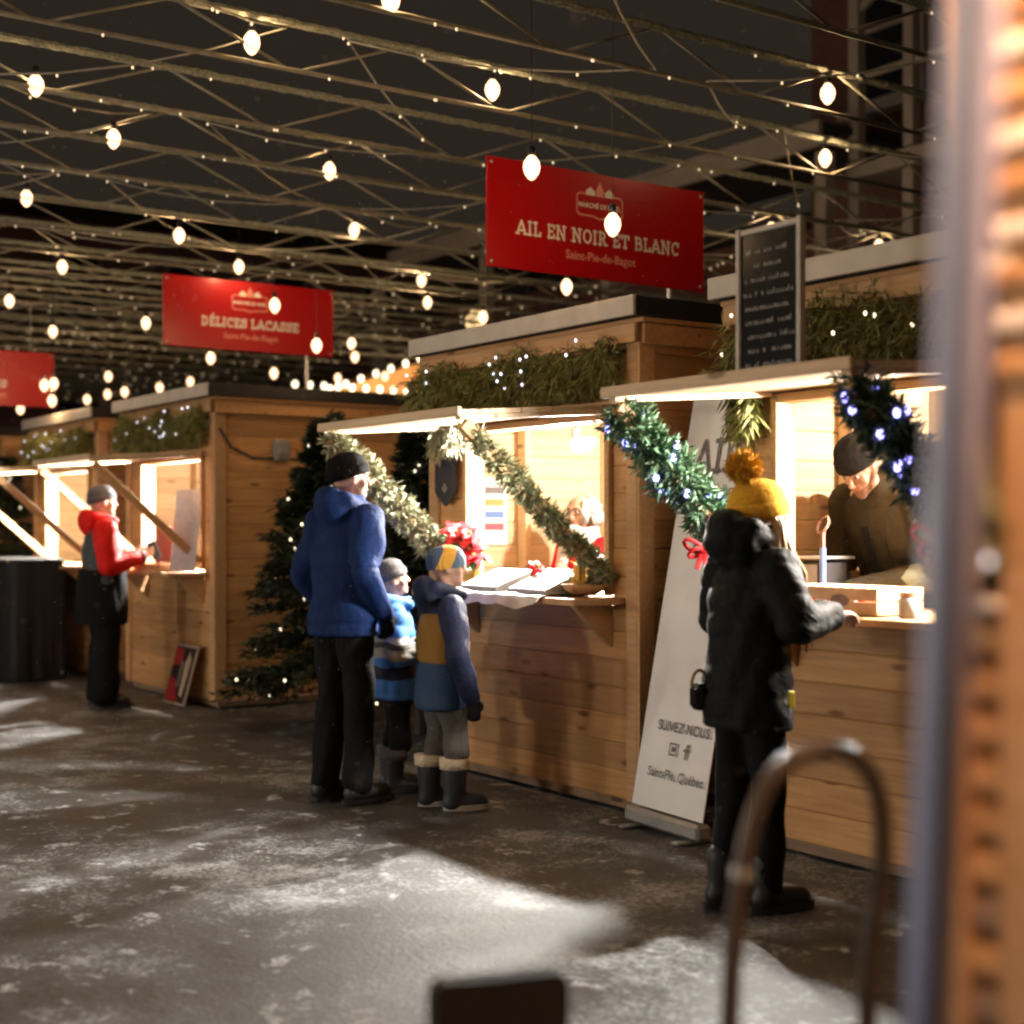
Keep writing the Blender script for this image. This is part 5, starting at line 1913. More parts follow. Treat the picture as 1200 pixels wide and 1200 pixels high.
def skin_mat():
    m = mat('skin', (0.60, 0.36, 0.26), 0.5, scale=40, bump=0.08, var=0.07, dist=0.002)
    m.node_tree.nodes['Principled BSDF'].inputs['Subsurface Weight'].default_value = 0.0
    return m


SKIN = skin_mat()
EYEW = mat('eye white', (0.7, 0.68, 0.65), 0.25, bump=0)
EYED = mat('dark iris', (0.03, 0.02, 0.015), 0.2, bump=0)
BROW = mat('brown brows', (0.06, 0.035, 0.02), 0.8, bump=0)
LIPS = mat('lips', (0.45, 0.17, 0.14), 0.5, bump=0)


def hand(mb, Wp, d, pn, s=1.0, curl=0.5, side=1, fat=0.0):
    Wp, d, pn = Vector(Wp), Vector(d).normalized(), Vector(pn).normalized()
    a = d.cross(pn).normalized() * side
    pn = (pn - d * pn.dot(d)).normalized()
    for o in (-0.026, -0.009, 0.009, 0.026):
        mb.cap(Wp + d * 0.012 * s + a * o * 0.6 * s, (0.015 + fat) * s, Wp + d * 0.078 * s + a * o * s, (0.0125 + fat) * s, 10)
    for o, L, c in ((-0.031, 0.060, 1.15), (-0.0105, 0.075, 1.0), (0.0105, 0.078, 0.95), (0.031, 0.070, 0.85)):
        p = Wp + d * 0.082 * s + a * o * s
        ang = curl * c
        dd = d
        for k, f in enumerate((0.45, 0.32, 0.26)):
            dd = (d * math.cos(ang * (k + 0.6)) + pn * math.sin(ang * (k + 0.6)))
            q = p + dd * L * f * s
            mb.cap(p, (0.0095 - 0.0008 * k + fat) * s, q, (0.0088 - 0.0008 * k + fat) * s, 8)
            p = q
    p = Wp + d * 0.03 * s + a * 0.034 * s
    q = p + (d * 0.6 + a * 0.65 + pn * 0.35).normalized() * 0.036 * s
    mb.cap(p, (0.0135 + fat) * s, q, (0.0108 + fat) * s, 8)
    mb.cap(q, (0.0108 + fat) * s, q + (d * 0.85 + a * 0.1 + pn * 0.4).normalized() * 0.028 * s, (0.0088 + fat) * s, 8)


def make_person(label, x, y, heading, H, hs=1.0, lean=(0.0, 0.0), head=(0, 0, 0), headoff=(0, 0, 0), arms=None, stance=0.11, step=(0.0, 0.0),
                wide=1.0, glove=None, coat=None, trousers=None, boots=None, hat=None, hair=None, curl=0.5, voxel=0.008, z0=0.0, beard=None, extra=None):
    heading = math.radians(heading)
    kk = (H - 0.31 * hs) / 1.44
    sz = 1.44 * kk
    sw = 0.18 * kk * wide
    lx, ly = lean

    def lean_at(z):
        f = max(0.0, (z - 0.93 * kk) / (0.51 * kk))
        return Vector((lx * f, ly * f, -0.5 * (lx * lx + ly * ly) * f * f / (0.51 * kk)))

    def B(px, py, pz):
        return Vector((px, py, pz)) + lean_at(pz)
    sh = {s: B((1 if s == 'R' else -1) * sw, -0.01, sz - 0.01) for s in 'RL'}
    hip = {s: B((1 if s == 'R' else -1) * 0.085 * kk * wide, 0, 0.92 * kk) for s in 'RL'}
    ank = {'R': Vector((stance * kk, step[0], 0.09 * kk)), 'L': Vector((-stance * kk, step[1], 0.09 * kk))}
    knee = {s: (hip[s] + ank[s]) / 2 + Vector((0, 0.025, 0.03)) for s in 'RL'}
    A = {}
    for s in 'RL':
        g = 1 if s == 'R' else -1
        if arms and s in arms:
            A[s] = [Vector(v) for v in arms[s]]
        else:
            e = sh[s] + Vector((g * 0.07, -0.03, -0.29)) * kk
            w = e + Vector((g * 0.0, 0.07, -0.25)) * kk
            A[s] = [e, w, Vector((0, 0.1, -1)), Vector((-g, 0, 0))]
    nb_ = B(0, 0, sz) + Vector((0, 0.0, 0.06 * hs))
    yaw, pitch, roll = [math.radians(a) for a in head]
    HM = Matrix.Rotation(yaw, 3, 'Z') @ Matrix.Rotation(-pitch, 3, 'X') @ Matrix.Rotation(roll, 3, 'Y')
    hc = nb_ + Vector(headoff) + HM @ Vector((0, 0.015, 0.14)) * hs

    def Hd(px, py, pz):
        return hc + HM @ Vector((px, py, pz)) * hs
    # ---- body: one continuous skin
    mb = MB()
    mb.loft([(B(0, 0, 0.86 * kk), 0.12 * kk, 0.09 * kk), (B(0, 0, 0.95 * kk), 0.155 * kk, 0.11 * kk), (B(0, 0, 1.08 * kk), 0.135 * kk, 0.095 * kk),
             (B(0, 0, 1.28 * kk), 0.155 * kk * wide, 0.11 * kk), (B(0, 0, 1.40 * kk), 0.14 * kk * wide, 0.085 * kk), (B(0, 0, 1.46 * kk), 0.06 * kk, 0.055 * kk)])
    for s in 'RL':
        mb.chain([(hip[s], 0.085 * kk), (knee[s], 0.056 * kk), (ank[s], 0.038 * kk)])
        mb.cap(ank[s] + Vector((0, -0.03, -0.045)) * kk, 0.036 * kk, ank[s] + Vector((0, 0.15, -0.055)) * kk, 0.03 * kk)
        e, w, hd, pn = A[s]
        mb.chain([(B(0, 0, sz - 0.02), 0.06 * kk), (sh[s], 0.055 * kk), (e, 0.04 * kk), (w, 0.027 * kk)])
        hand(mb, w, hd, pn, kk ** 0.7 if hs < 1 else 1.0, curl if s == 'R' else curl * 0.9, 1 if s == 'R' else -1)
    mb.cap(B(0, 0, sz - 0.02), 0.055 * hs, hc - HM @ Vector((0, 0.01, 0.06)) * hs, 0.052 * hs)
    S_ = hs
    mb.ell(Hd(0, -0.008, 0.012), (0.074 * S_, 0.093 * S_, 0.095 * S_), HM)
    mb.ell(Hd(0, 0.028, -0.055), (0.054 * S_, 0.058 * S_, 0.062 * S_), HM)
    mb.ell(Hd(0, 0.068, -0.092), (0.024 * S_, 0.02 * S_, 0.02 * S_), HM)
    mb.cap(Hd(0, 0.086, 0.008), 0.009 * S_, Hd(0, 0.106, -0.030), 0.013 * S_, 10)
    for g in (-1, 1):
        mb.ell(Hd(g * 0.011, 0.096, -0.034), (0.010 * S_, 0.011 * S_, 0.008 * S_), HM)
        mb.ell(Hd(g * 0.075, -0.004, -0.012), (0.010 * S_, 0.021 * S_, 0.032 * S_), HM)
        mb.ell(Hd(g * 0.040, 0.058, -0.030), (0.024 * S_, 0.022 * S_, 0.022 * S_), HM)
        mb.cap(Hd(g * 0.012, 0.086, 0.022), 0.010 * S_, Hd(g * 0.046, 0.070, 0.024), 0.010 * S_, 8)
    mb.cap(Hd(-0.018, 0.080, -0.064), 0.009 * S_, Hd(0.018, 0.080, -0.064), 0.009 * S_, 8)
    me = fuse(mb, 'person', SKIN, None, voxel, 3)
    root = link('person', me, None, (x, y, z0), (0, 0, heading - math.pi / 2))
    tag(root, label, 'person')
    for g in (-1, 1):
        m2 = MB().ell(Hd(g * 0.030, 0.0775, 0.004), (0.0125 * S_, 0.0095 * S_, 0.0088 * S_), HM)
        m2.ell(Hd(g * 0.030, 0.0858, 0.004), (0.0058 * S_, 0.0028 * S_, 0.0062 * S_), HM, 8, 5, 1)
        m2.build('eye', [EYEW, EYED], None, True).parent = root
        m3 = MB().cap(Hd(g * 0.016, 0.0965, 0.026), 0.0042 * S_, Hd(g * 0.046, 0.0805, 0.030), 0.003 * S_, 6)
        m3.build('eyebrow', BROW, None, True).parent = root
    m3 = MB().cap(Hd(-0.017, 0.0875, -0.064), 0.0045 * S_, Hd(0.017, 0.0875, -0.064), 0.0045 * S_, 6)
    m3.build('mouth', LIPS, None, True).parent = root

    # ---- clothes
    if trousers:
        mb = MB()
        th = trousers.get('fat', 1.0)
        mb.loft([(B(0, 0, 0.84 * kk), 0.12 * kk * th, 0.10 * kk * th), (B(0, 0, 0.92 * kk), 0.165 * kk * th, 0.12 * kk * th), (B(0, 0, 1.04 * kk), 0.16 * kk, 0.115 * kk)])
        for s in 'RL':
            hem = knee[s].lerp(ank[s], trousers.get('hem', 0.97))
            mb.chain([(hip[s], 0.10 * kk * th), (knee[s], 0.075 * kk * th), (hem, trousers.get('ankle', 0.062) * kk * th)])
        fuse(mb, 'trousers', trousers['m'], root, 0.011, 5, folds(0.006 * th, 10, 0.3))
    if boots:
        for s in 'RL':
            a = ank[s]
            bh = boots.get('h', 0.10) * kk
            mb = MB()
            mb.chain([(a + Vector((0, -0.012, bh)), boots.get('r', 0.06) * kk), (a + Vector((0, -0.012, -0.01)), boots.get('r', 0.06) * 0.88 * kk)])
            mb.cap(a + Vector((0, -0.03, -0.035)) * kk, boots.get('r', 0.06) * 0.87 * kk, a + Vector((0, 0.165, -0.045)) * kk, boots.get('r', 0.06) * 0.73 * kk)
            c = a.copy()
            o = fuse(mb, 'boot', boots['m'], root, 0.009, 4)
            mb = MB()
            sole = []
            for i in range(24):
                an = 2 * math.pi * i / 24
                rx = boots.get('r', 0.06) * 0.87 + 0.006 * math.sin(an)
                sole.append(Vector((c.x + rx * kk * math.cos(an) * 1.05, c.y + 0.066 * kk + 0.165 * kk * math.sin(an), 0.001)))
            mb.prism(sole, (0, 0, 1), 0.028)
            mb.build('sole', boots.get('sole', DARKPLASTIC), None).parent = o
            if boots.get('cuff'):
                MB().tube([a + Vector((0, -0.012, bh + 0.005)), a + Vector((0, -0.012, bh + 0.06))], [boots.get('r', 0.06) * 1.2 * kk, boots.get('r', 0.06) * 1.25 * kk], 16).build('cuff', boots['cuff'], None, True).parent = o
    if coat:
        f = coat.get('fat', 1.0)
        hz = coat.get('hem', 0.80) * kk
        mb = MB()
        secs = [(B(0, -0.0, hz), coat.get('hemr', 0.19) * kk * f * wide, 0.145 * kk * f), (B(0, 0, (hz + 1.08 * kk) / 2), 0.185 * kk * f * wide, 0.145 * kk * f),
                (B(0, 0, 1.08 * kk), 0.175 * kk * f * wide, 0.138 * kk * f), (B(0, 0, 1.28 * kk), 0.185 * kk * f * wide, 0.142 * kk * f),
                (B(0, 0, 1.39 * kk), 0.165 * kk * f * wide, 0.115 * kk * f), (B(0, 0, 1.46 * kk), 0.10 * kk * f, 0.085 * kk * f), (B(0, 0.0, 1.50 * kk), 0.075 * kk, 0.075 * kk)]
        mb.loft(secs, 22)
        sm = coat.get('sleeve_m')
        mbs = MB() if sm else mb
        r0, r1, r2 = [q * kk * f for q in coat.get('sleeve', (0.085, 0.070, 0.052))]
        for s in 'RL':
            e, w, hd, pn = A[s]
            we = e.lerp(w, 0.97)
            mbs.chain([(sh[s] - Vector((0, 0, 0.02)), r0), (sh[s].lerp(e, 0.5), (r0 + r1) / 2), (e, r1), (we, r2)], 14)
        if coat.get('collar'):
            cz = coat['collar']
            mb.loft([(nb_ - Vector((0, 0.0, 0.08 * hs)), 0.095 * hs, 0.092 * hs), (nb_ + Vector((0, 0.01, 0.01 * hs)), 0.088 * hs, 0.092 * hs), (nb_ + Vector((0, 0.018, cz * hs)), 0.084 * hs, 0.09 * hs)], 18)
        hm = coat.get('hood_m')
        mbh = MB() if hm else (mbs if sm and coat.get('hood_sleeve') else mb)
        if coat.get('hood'):
            hb = nb_ + Vector((0, -0.10 * hs, (-0.03 + coat.get('hood_up', 0)) * hs))
            mbh.ell(hb, (0.125 * hs, 0.085 * hs, 0.125 * hs), Matrix.Rotation(0.35, 3, 'X'))
            for g in (-1, 1):
                mbh.cap(hb + Vector((g * 0.09, 0.02, 0.05)) * hs, 0.045 * hs, nb_ + Vector((g * 0.07, 0.085, -0.02)) * hs, 0.035 * hs)
        d_ = coat.get('disp') or folds(0.007, 9, x)
        fuse(mb, 'coat' if not sm else 'vest', coat['m'], root, 0.010, 5, d_)
        if sm:
            fuse(mbs, 'sleeves', sm, root, 0.010, 5, folds(0.006, 10, x))
        if hm:
            fuse(mbh, 'hood', hm, root, 0.010, 5, folds(0.006, 9, y))
        for s in 'RL' if coat.get('cuffs') else '':
            e, w, hd, pn = A[s]
            MB().tube([e.lerp(w, 0.88), e.lerp(w, 1.0)], [r2 * 1.04, r2 * 0.98], 14).build('cuff', coat['cuffs'], None, True).parent = root
    if glove:
        for s in 'RL':
            e, w, hd, pn = A[s]
            mb = MB()
            mb.cap(e.lerp(w, 0.93), 0.038 * kk, w + Vector(hd).normalized() * 0.02, 0.032 * kk)
            hand(mb, w, hd, pn, (kk ** 0.7 if hs < 1 else 1.0) * 1.03, curl if s == 'R' else curl * 0.9, 1 if s == 'R' else -1, 0.006)
            fuse(mb, 'glove', glove, root, 0.007, 3)
    if hat:
        kx_ = hat.get('k', 1.0)
        zb = hat.get('brim', 0.012)
        n = 28
        prof_ = hat.get('prof', [(0.098, 0.0), (0.101, 0.03), (0.098, 0.055), (0.088, 0.082), (0.068, 0.103), (0.036, 0.115), (0.004, 0.119)])
        tilt = Matrix.Rotation(math.radians(hat.get('tilt', 10)), 3, 'X')
        vs, fs = [], []
        for pi_, (r_p, zp) in enumerate(prof_):
            for q in range(n):
                a = 2 * math.pi * q / n
                rib = 1 + 0.012 * math.cos(a * 14)
                v = Vector((0.84 * r_p * kx_ * math.cos(a) * rib, -0.008 + 1.03 * r_p * kx_ * math.sin(a) * rib, zb + zp * kx_))
                v = tilt @ v
                vs.append(Hd(*v))
        for i in range(len(prof_) - 1):
            for q in range(n):
                q2 = (q + 1) % n
                fs.append((i * n + q, i * n + q2, (i + 1) * n + q2, (i + 1) * n + q))
        fs.append(tuple((len(prof_) - 1) * n + q for q in range(n)))
        mb = MB()
        mb.add(vs, fs)
        o = mb.build('hat', hat['m'], None, True)
        o.parent = root
        if hat.get('cuff', True):
            ring = []
            mb = MB()
            pr = [(0.100, -0.008), (0.107, 0.0), (0.1085, 0.018), (0.107, 0.036), (0.100, 0.043)]
            vs, fs = [], []
            for r_p, zp in pr:
                for q in range(n * 2):
                    a = math.pi * q / n
                    rib = 1 + 0.014 * math.cos(a * 28)
                    v = tilt @ Vector((0.84 * r_p * kx_ * math.cos(a) * rib, -0.008 + 1.03 * r_p * kx_ * math.sin(a) * rib, zb + zp * kx_))
                    vs.append(Hd(*v))
            for i in range(len(pr) - 1):
                for q in range(2 * n):
                    q2 = (q + 1) % (2 * n)
                    fs.append((i * 2 * n + q, i * 2 * n + q2, (i + 1) * 2 * n + q2, (i + 1) * 2 * n + q))
            mb.add(vs, fs)
            mb.build('hat_cuff', hat.get('cuff_m', hat['m']), None, True).parent = o
        if hat.get('pom'):
            pr_ = hat['pom']
            pc = np.array(Hd(*(tilt @ Vector(hat.get('pom_at', (0, -0.02, zb + 0.135 * kx_ + pr_ * 0.5))))))
            nd_ = 2600
            dd = rng.normal(size=(nd_, 3))
            dd /= np.linalg.norm(dd, axis=1, keepdims=True)
            v = spikes(pc + dd * pr_ * rng.uniform(0.2, 0.75, (nd_, 1)), dd + rng.normal(0, 0.35, (nd_, 3)), rng.uniform(0.25, 0.5, nd_) * pr_, 0.0035)
            v = v.reshape(-1, 3)
            po = needle_obj('pom_pom', v, hat.get('pom_m', hat['m']), None)
            po.parent = o
            core = MB().ell(pc, (pr_ * 0.72,) * 3).build('pom_pom_core', hat.get('pom_m', hat['m']), None, True)
            core.parent = o
    if hair:
        for (pts_, r_, m_, nm) in hair(Hd, B, nb_):
            mb = MB()
            for p_, rr_ in zip(pts_, r_):
                mb.tube(p_, rr_, 6)
            mb.build(nm, m_, None, True).parent = root
    if beard:
        mb = MB()
        mb.ell(Hd(0, 0.040, -0.078), (0.052 * S_, 0.052 * S_, 0.042 * S_), HM)
        mb.ell(Hd(0, 0.070, -0.10), (0.03 * S_, 0.024 * S_, 0.026 * S_), HM)
        for g in (-1, 1):
            mb.cap(Hd(g * 0.066, 0.012, -0.03), 0.012 * S_, Hd(g * 0.05, 0.045, -0.08), 0.016 * S_)
        fuse(mb, 'beard', beard, root, 0.006, 3, folds(0.002, 60, 0))
    if extra:
        extra(root, Hd, B, A, hc, HM)
    return root


BLACKCLOTH = fabric('black cloth', (0.006, 0.006, 0.0065))
NAVYBLUE = fabric('navy blue shell', (0.0065, 0.020, 0.082), 0.75, 18, 0.2)
DARKPUFF = mat('black puffer nylon', (0.0045, 0.006, 0.0066), 0.7, spec=0.14, crease=0.35, scale=35, bump=0.25, var=0.15)
BLACKKNIT = fabric('black knit', (0.006, 0.006, 0.0065), 0.95, 140, 0.9)
GREYKNIT = fabric('grey knit', (0.10, 0.10, 0.105), 0.95, 120, 0.9)
DARKGREYKNIT = fabric('dark grey knit', (0.09, 0.09, 0.10), 0.95, 120, 0.9)
MUSTARD = fabric('mustard knit', (0.66, 0.36, 0.035), 0.95, 120, 0.9)
MUSTARDPOM = fabric('mustard pom yarn', (0.70, 0.45, 0.08), 0.95, 90, 0.5)
GREYPANTS = fabric('grey snow trousers', (0.085, 0.078, 0.07), 0.8)
BOOTBLACK = mat('black boot leather', (0.013, 0.013, 0.014), 0.5, scale=30)
BOOTNAVY = mat('navy boot', (0.014, 0.017, 0.027), 0.6, scale=30)
CREAM = fabric('cream fleece', (0.55, 0.47, 0.34), 0.95, 60, 0.9)
PALESOLE = mat('pale rubber sole', (0.32, 0.30, 0.27), 0.6)

# man in the blue parka
make_person('man in a navy blue hooded parka and black beanie, his back to the camera', -6.80, 3.62, 98, 1.80, lean=(0.0, 0.03), head=(-22, 0, 0), wide=1.06,
            stance=0.10, step=(0.02, -0.04),
            arms={'R': [(0.275, -0.06, 1.19), (0.225, 0.10, 0.98), (-0.2, 0.4, -0.9), (-1, 0, 0)], 'L': [(-0.28, -0.05, 1.18), (-0.22, 0.10, 0.97), (0.2, 0.4, -0.9), (1, 0, 0)]},
            glove=BLACKCLOTH, coat=dict(m=NAVYBLUE, hem=0.84, fat=1.07, hood=True, collar=0.06, disp=seams(folds(0.010, 8, 1.0), (0.93, 1.22), 0.009)),
            trousers=dict(m=BLACKCLOTH, fat=1.05, ankle=0.075), boots=dict(m=BOOTBLACK, h=0.0), hat=dict(m=BLACKKNIT, tilt=16, cuff=True, k=1.06))


def mitten_patch(root, Hd, B, A, hc, HM):
    # grey camouflage panel across the chest of the little child's jacket
    pass


KIDBLUE = banded('blue and grey patterned jacket', [(0, (0.02, 0.03, 0.07)), (0.50, (0.05, 0.17, 0.50)), (0.64, (0.02, 0.025, 0.05)), (0.70, (0.06, 0.19, 0.52)), (0.745, (0.30, 0.28, 0.24)), (0.80, (0.06, 0.055, 0.05)), (0.83, (0.34, 0.33, 0.30)), (0.86, (0.06, 0.19, 0.52))], 0.6, 0.05)
make_person('small child in a grey beanie and light blue patterned jacket looking up', -6.96, 4.02, 70, 1.24, hs=0.86, head=(-2, -12, 0), wide=1.05,
            arms={'R': [(0.235, -0.02, 0.74), (0.12, 0.19, 0.80), (-0.4, 0.6, 0.5), (-0.5, -0.4, 0.4)], 'L': [(-0.23, -0.02, 0.72), (-0.12, 0.15, 0.70), (0.5, 0.7, 0.2), (0.4, -0.6, 0)]},
            coat=dict(m=KIDBLUE, hem=0.74, fat=1.22, hood=True, collar=0.03, disp=puffs(0.006, 0.075, 0.005, 2.0)),
            trousers=dict(m=BLACKCLOTH, fat=1.2, hem=0.36, ankle=0.085), boots=dict(m=BOOTBLACK, h=0.16, r=0.085, sole=DARKPLASTIC, cuff=DARKGREYKNIT), hat=dict(m=GREYKNIT, tilt=8, k=1.05))

KIDBAND = banded('navy mustard and blue banded jacket', [(0, (0.022, 0.048, 0.105)), (0.745, (0.22, 0.11, 0.018)), (0.985, (0.011, 0.014, 0.032))], 0.65)


def stripe_hat_mat():
    m = bpy.data.materials.new('blue knit hat with a mustard stripe')
    n, l, p = nodes_of(m)
    tc = n.new('ShaderNodeTexCoord')
    mp = n.new('ShaderNodeMapping')
    mp.inputs['Rotation'].default_value = (0.25, -0.35, 0)
    l.new(tc.outputs['Generated'], mp.inputs[0])
    sx = n.new('ShaderNodeSeparateXYZ')
    l.new(mp.outputs[0], sx.inputs[0])
    r = n.new('ShaderNodeValToRGB')
    r.color_ramp.interpolation = 'CONSTANT'
    e = r.color_ramp.elements
    e[0].position, e[0].color = 0.0, (0.05, 0.08, 0.13, 1)
    e[1].position, e[1].color = 0.14, (0.55, 0.28, 0.04, 1)
    q = e.new(0.47)
    q.color = (0.085, 0.13, 0.19, 1)
    l.new(sx.outputs[1], r.inputs[0])
    l.new(r.outputs[0], p.inputs['Base Color'])
    nz = n.new('ShaderNodeTexWave')
    nz.inputs['Scale'].default_value = 30
    l.new(tc.outputs['Object'], nz.inputs['Vector'])
    b = n.new('ShaderNodeBump')
    b.inputs['Strength'].default_value = 0.5
    b.inputs['Distance'].default_value = 0.004
    l.new(nz.outputs['Fac'], b.inputs['Height'])
    l.new(b.outputs[0], p.inputs['Normal'])
    p.inputs['Roughness'].default_value = 0.95
    return m


make_person('child in a striped knit hat and a navy, mustard and blue jacket, seen from behind', -6.36, 3.95, 74, 1.33, hs=0.90, lean=(0.0, 0.02), head=(-12, 0, 0), wide=1.24, stance=0.105, step=(0.06, -0.03),
            arms={'R': [(0.30, 0.0, 0.80), (0.29, 0.07, 0.585), (0.0, 0.2, -1), (-1, 0, 0)], 'L': [(-0.29, 0.0, 0.80), (-0.27, 0.08, 0.59), (0, 0.2, -1), (1, 0, 0)]},
            glove=BLACKCLOTH, coat=dict(m=KIDBAND, sleeve_m=fabric('navy sleeve', (0.014, 0.018, 0.045), 0.6), hem=0.70, fat=1.22, hood=True, collar=0.03, disp=seams(folds(0.009, 10, 2.0), (0.745, 0.985), 0.008)),
            trousers=dict(m=GREYPANTS, fat=1.22, hem=0.30, ankle=0.085), boots=dict(m=BOOTNAVY, h=0.19, r=0.088, sole=PALESOLE, cuff=CREAM), hat=dict(m=stripe_hat_mat(), tilt=6, cuff=False, k=1.12, brim=-0.012))

BLOND = mat('blond hair', (0.52, 0.34, 0.16), 0.45, scale=90, bump=0.5, var=0.35)
BROWNHAIR = mat('brown hair', (0.12, 0.07, 0.04), 0.5, scale=90, bump=0.4, var=0.3)
WHITEHAIR = mat('white hair', (0.50, 0.49, 0.48), 0.6, scale=90, bump=0.5, var=0.15)


def long_hair(Hd, B, nb_):
    pts, rs = [], []
    r2 = random.Random(9)
    for i in range(46):
        g = 1 if i % 5 else -1
        a = Hd(g * (0.066 + 0.012 * r2.random()), 0.045 - 0.075 * r2.random(), 0.02 - 0.03 * r2.random())
        s = g * (0.085 + 0.045 * r2.random())
        f = 0.055 + 0.10 * r2.random()
        L = 0.20 + 0.2 * r2.random()
        b = Vector((s * 0.9, f * 0.75, nb_.z - 0.0))
        c = Vector((s, f + 0.03, nb_.z - L * 0.5))
        d = Vector((s * 0.9 + 0.015 * r2.uniform(-1, 1), f + 0.05 + 0.02 * r2.uniform(-1, 1), nb_.z - L))
        pts.append([a, a.lerp(b, 0.5) + Vector((g * 0.012, 0.012, 0)), b, c, d])
        rs.append([0.006, 0.009, 0.010, 0.009, 0.003])
    return [(pts, rs, BLOND, 'hair')]


def bag(root, Hd, B, A, hc, HM):
    # small shoulder bag with a tan strap at her back hip
    MB().cbox((-0.10, -0.135, 0.79), (0.08, 0.08, 0.10), 0.02).build('handbag', BLACKCLOTH, None).parent = root
    ring = [(-0.10, -0.145 + 0.035 * math.cos(a), 0.83 + 0.06 * math.sin(a)) for a in [math.pi * i / 12 for i in range(13)]]
    MB().tube(ring, 0.007, 6).build('bag_strap', mat('tan strap', (0.35, 0.24, 0.10), 0.6), None, True).parent = root
    MB().cbox((0.19, 0.06, 0.80), (0.008, 0.03, 0.06), 0.002).build('pocket_tag', mat('yellow tag', (0.6, 0.48, 0.03), 0.5), None).parent = root


make_person('woman in a mustard pom-pom hat and long black puffer coat at the right counter', -4.02, 3.84, 82, 1.61, lean=(0.0, 0.03), head=(6, 6, 0), wide=1.0, stance=0.075, step=(0.05, -0.06),
            arms={'R': [(0.275, 0.02, 1.075), (0.13, 0.30, 1.10), (-0.28, 0.95, -0.02), (0, 0, -1)], 'L': [(-0.25, 0.04, 1.08), (-0.10, 0.30, 1.12), (0.1, 1, 0), (0.2, 0, -1)]}, curl=0.55,
            coat=dict(m=DARKPUFF, hem=0.755, hemr=0.20, fat=1.14, hood=True, hood_up=0.045, collar=0.075, sleeve=(0.085, 0.074, 0.052), disp=puffs(0.008, 0.10, 0.006, 4.0)),
            trousers=dict(m=BLACKCLOTH, fat=1.0), boots=dict(m=BOOTBLACK, h=0.12),
            hat=dict(m=MUSTARD, tilt=14, k=1.16, brim=-0.024, pom=0.072, pom_at=(0, -0.055, 0.160)), hair=long_hair, extra=bag, voxel=0.006)

OLIVE = fabric('dark olive quilted vest', (0.022, 0.018, 0.010), 0.7, 40)
GREYGREEN = fabric('grey green sleeve', (0.20, 0.22, 0.17), 0.8, 40)


def vest_front(root, Hd, B, A, hc, HM):
    for s in 'RL':
        e, w, hd, pn = A[s]
        mb = MB().chain([(e.lerp(w, 0.05), 0.078), (e.lerp(w, 0.6), 0.068), (e.lerp(w, 0.97), 0.052)])
        fuse(mb, 'sleeve', GREYGREEN, root, 0.009, 4, folds(0.005, 14, 1))
    MB().bar(B(0, 0.172, 1.02), B(0, 0.165, 1.40), 0.055, 0.02, up=(0, 1, 0)).build('zip_flap', BLACKCLOTH, None).parent = root
    for g in (-1, 1):
        MB().bar(B(g * 0.09, 0.150, 1.04), B(g * 0.09, 0.155, 1.34), 0.01, 0.012, up=(0, 1, 0)).build('seam', BLACKCLOTH, None).parent = root


STUBBLE = mat('short beard stubble', (0.20, 0.11, 0.075), 0.9, scale=160, bump=0.6, var=0.4)
make_person('vendor in a black cap and dark olive vest leaning over the right counter', -4.50, YF + 0.70, 266, 1.87, lean=(0.0, 0.21), head=(8, 42, 0), headoff=(0, 0.05, -0.03), wide=1.14, z0=0.055, curl=0.7,
            arms={'R': [(0.33, 0.16, 1.16), (0.07, 0.46, 1.09), (-0.8, 0.4, -0.1), (0, -0.1, -1)], 'L': [(-0.32, 0.18, 1.16), (-0.05, 0.47, 1.085), (0.8, 0.5, -0.1), (0, -0.1, -1)]},
            coat=dict(m=OLIVE, hem=0.86, fat=1.12, collar=0.055, sleeve=(0.08, 0.066, 0.05), disp=puffs(0.004, 0.12, 0.004, 5)),
            trousers=dict(m=BLACKCLOTH), boots=dict(m=BOOTBLACK, h=0.08), hat=dict(m=BLACKKNIT, tilt=4, k=1.05, brim=0.028, cuff=True), beard=STUBBLE, extra=vest_front, voxel=0.006)


def gran_hair(Hd, B, nb_):
    pts, rs = [], []
    r2 = random.Random(4)
    for i in range(70):
        an = math.radians(r2.uniform(40, 320)) + math.pi / 2
        el = r2.uniform(-0.3, 1.1)
        o = Vector((0.082 * math.cos(an) * math.cos(el), -0.008 + 0.10 * math.sin(an) * math.cos(el), 0.012 + 0.102 * math.sin(el)))
        a = Hd(*o)
        b = Hd(o.x * 1.18, o.y * 1.12 - 0.01, o.z - 0.03)
        c = Hd(o.x * 1.12, o.y * 1.1 - 0.01, o.z - 0.075)
        pts.append([a, b, c])
        rs.append([0.012, 0.017, 0.008])
    return [(pts, rs, WHITEHAIR, 'hair')]


def scarf_and_glasses(root, Hd, B, A, hc, HM):
    mb = MB()
    c = hc - Vector((0, -0.02, 0.155))
    for k in range(3):
        ring = [(c.x + (0.10 - 0.004 * k) * math.cos(a), c.y + (0.105 - 0.004 * k) * math.sin(a), c.z - 0.03 + 0.035 * k + 0.008 * math.sin(3 * a + k)) for a in [2 * math.pi * i / 18 for i in range(19)]]
        mb.tube(ring, 0.03, 8)
    mb.chain([((0.04, 0.12, c.z), 0.04), ((0.05, 0.165, c.z - 0.22), 0.035)])
    fuse(mb, 'scarf', MATS['white fluff'], root, 0.009, 3, folds(0.004, 22, 0))
    mb = MB()
    for g in (-1, 1):
        mb.tube([Hd(g * 0.030 + 0.022 * math.cos(a), 0.104, 0.004 + 0.019 * math.sin(a)) for a in [2 * math.pi * i / 14 for i in range(15)]], 0.0022, 5)
        mb.tube([Hd(g * 0.052, 0.102, 0.008), Hd(g * 0.08, 0.0, 0.008)], 0.002, 5)
    mb.build('glasses', BLACKMETAL, None).parent = root


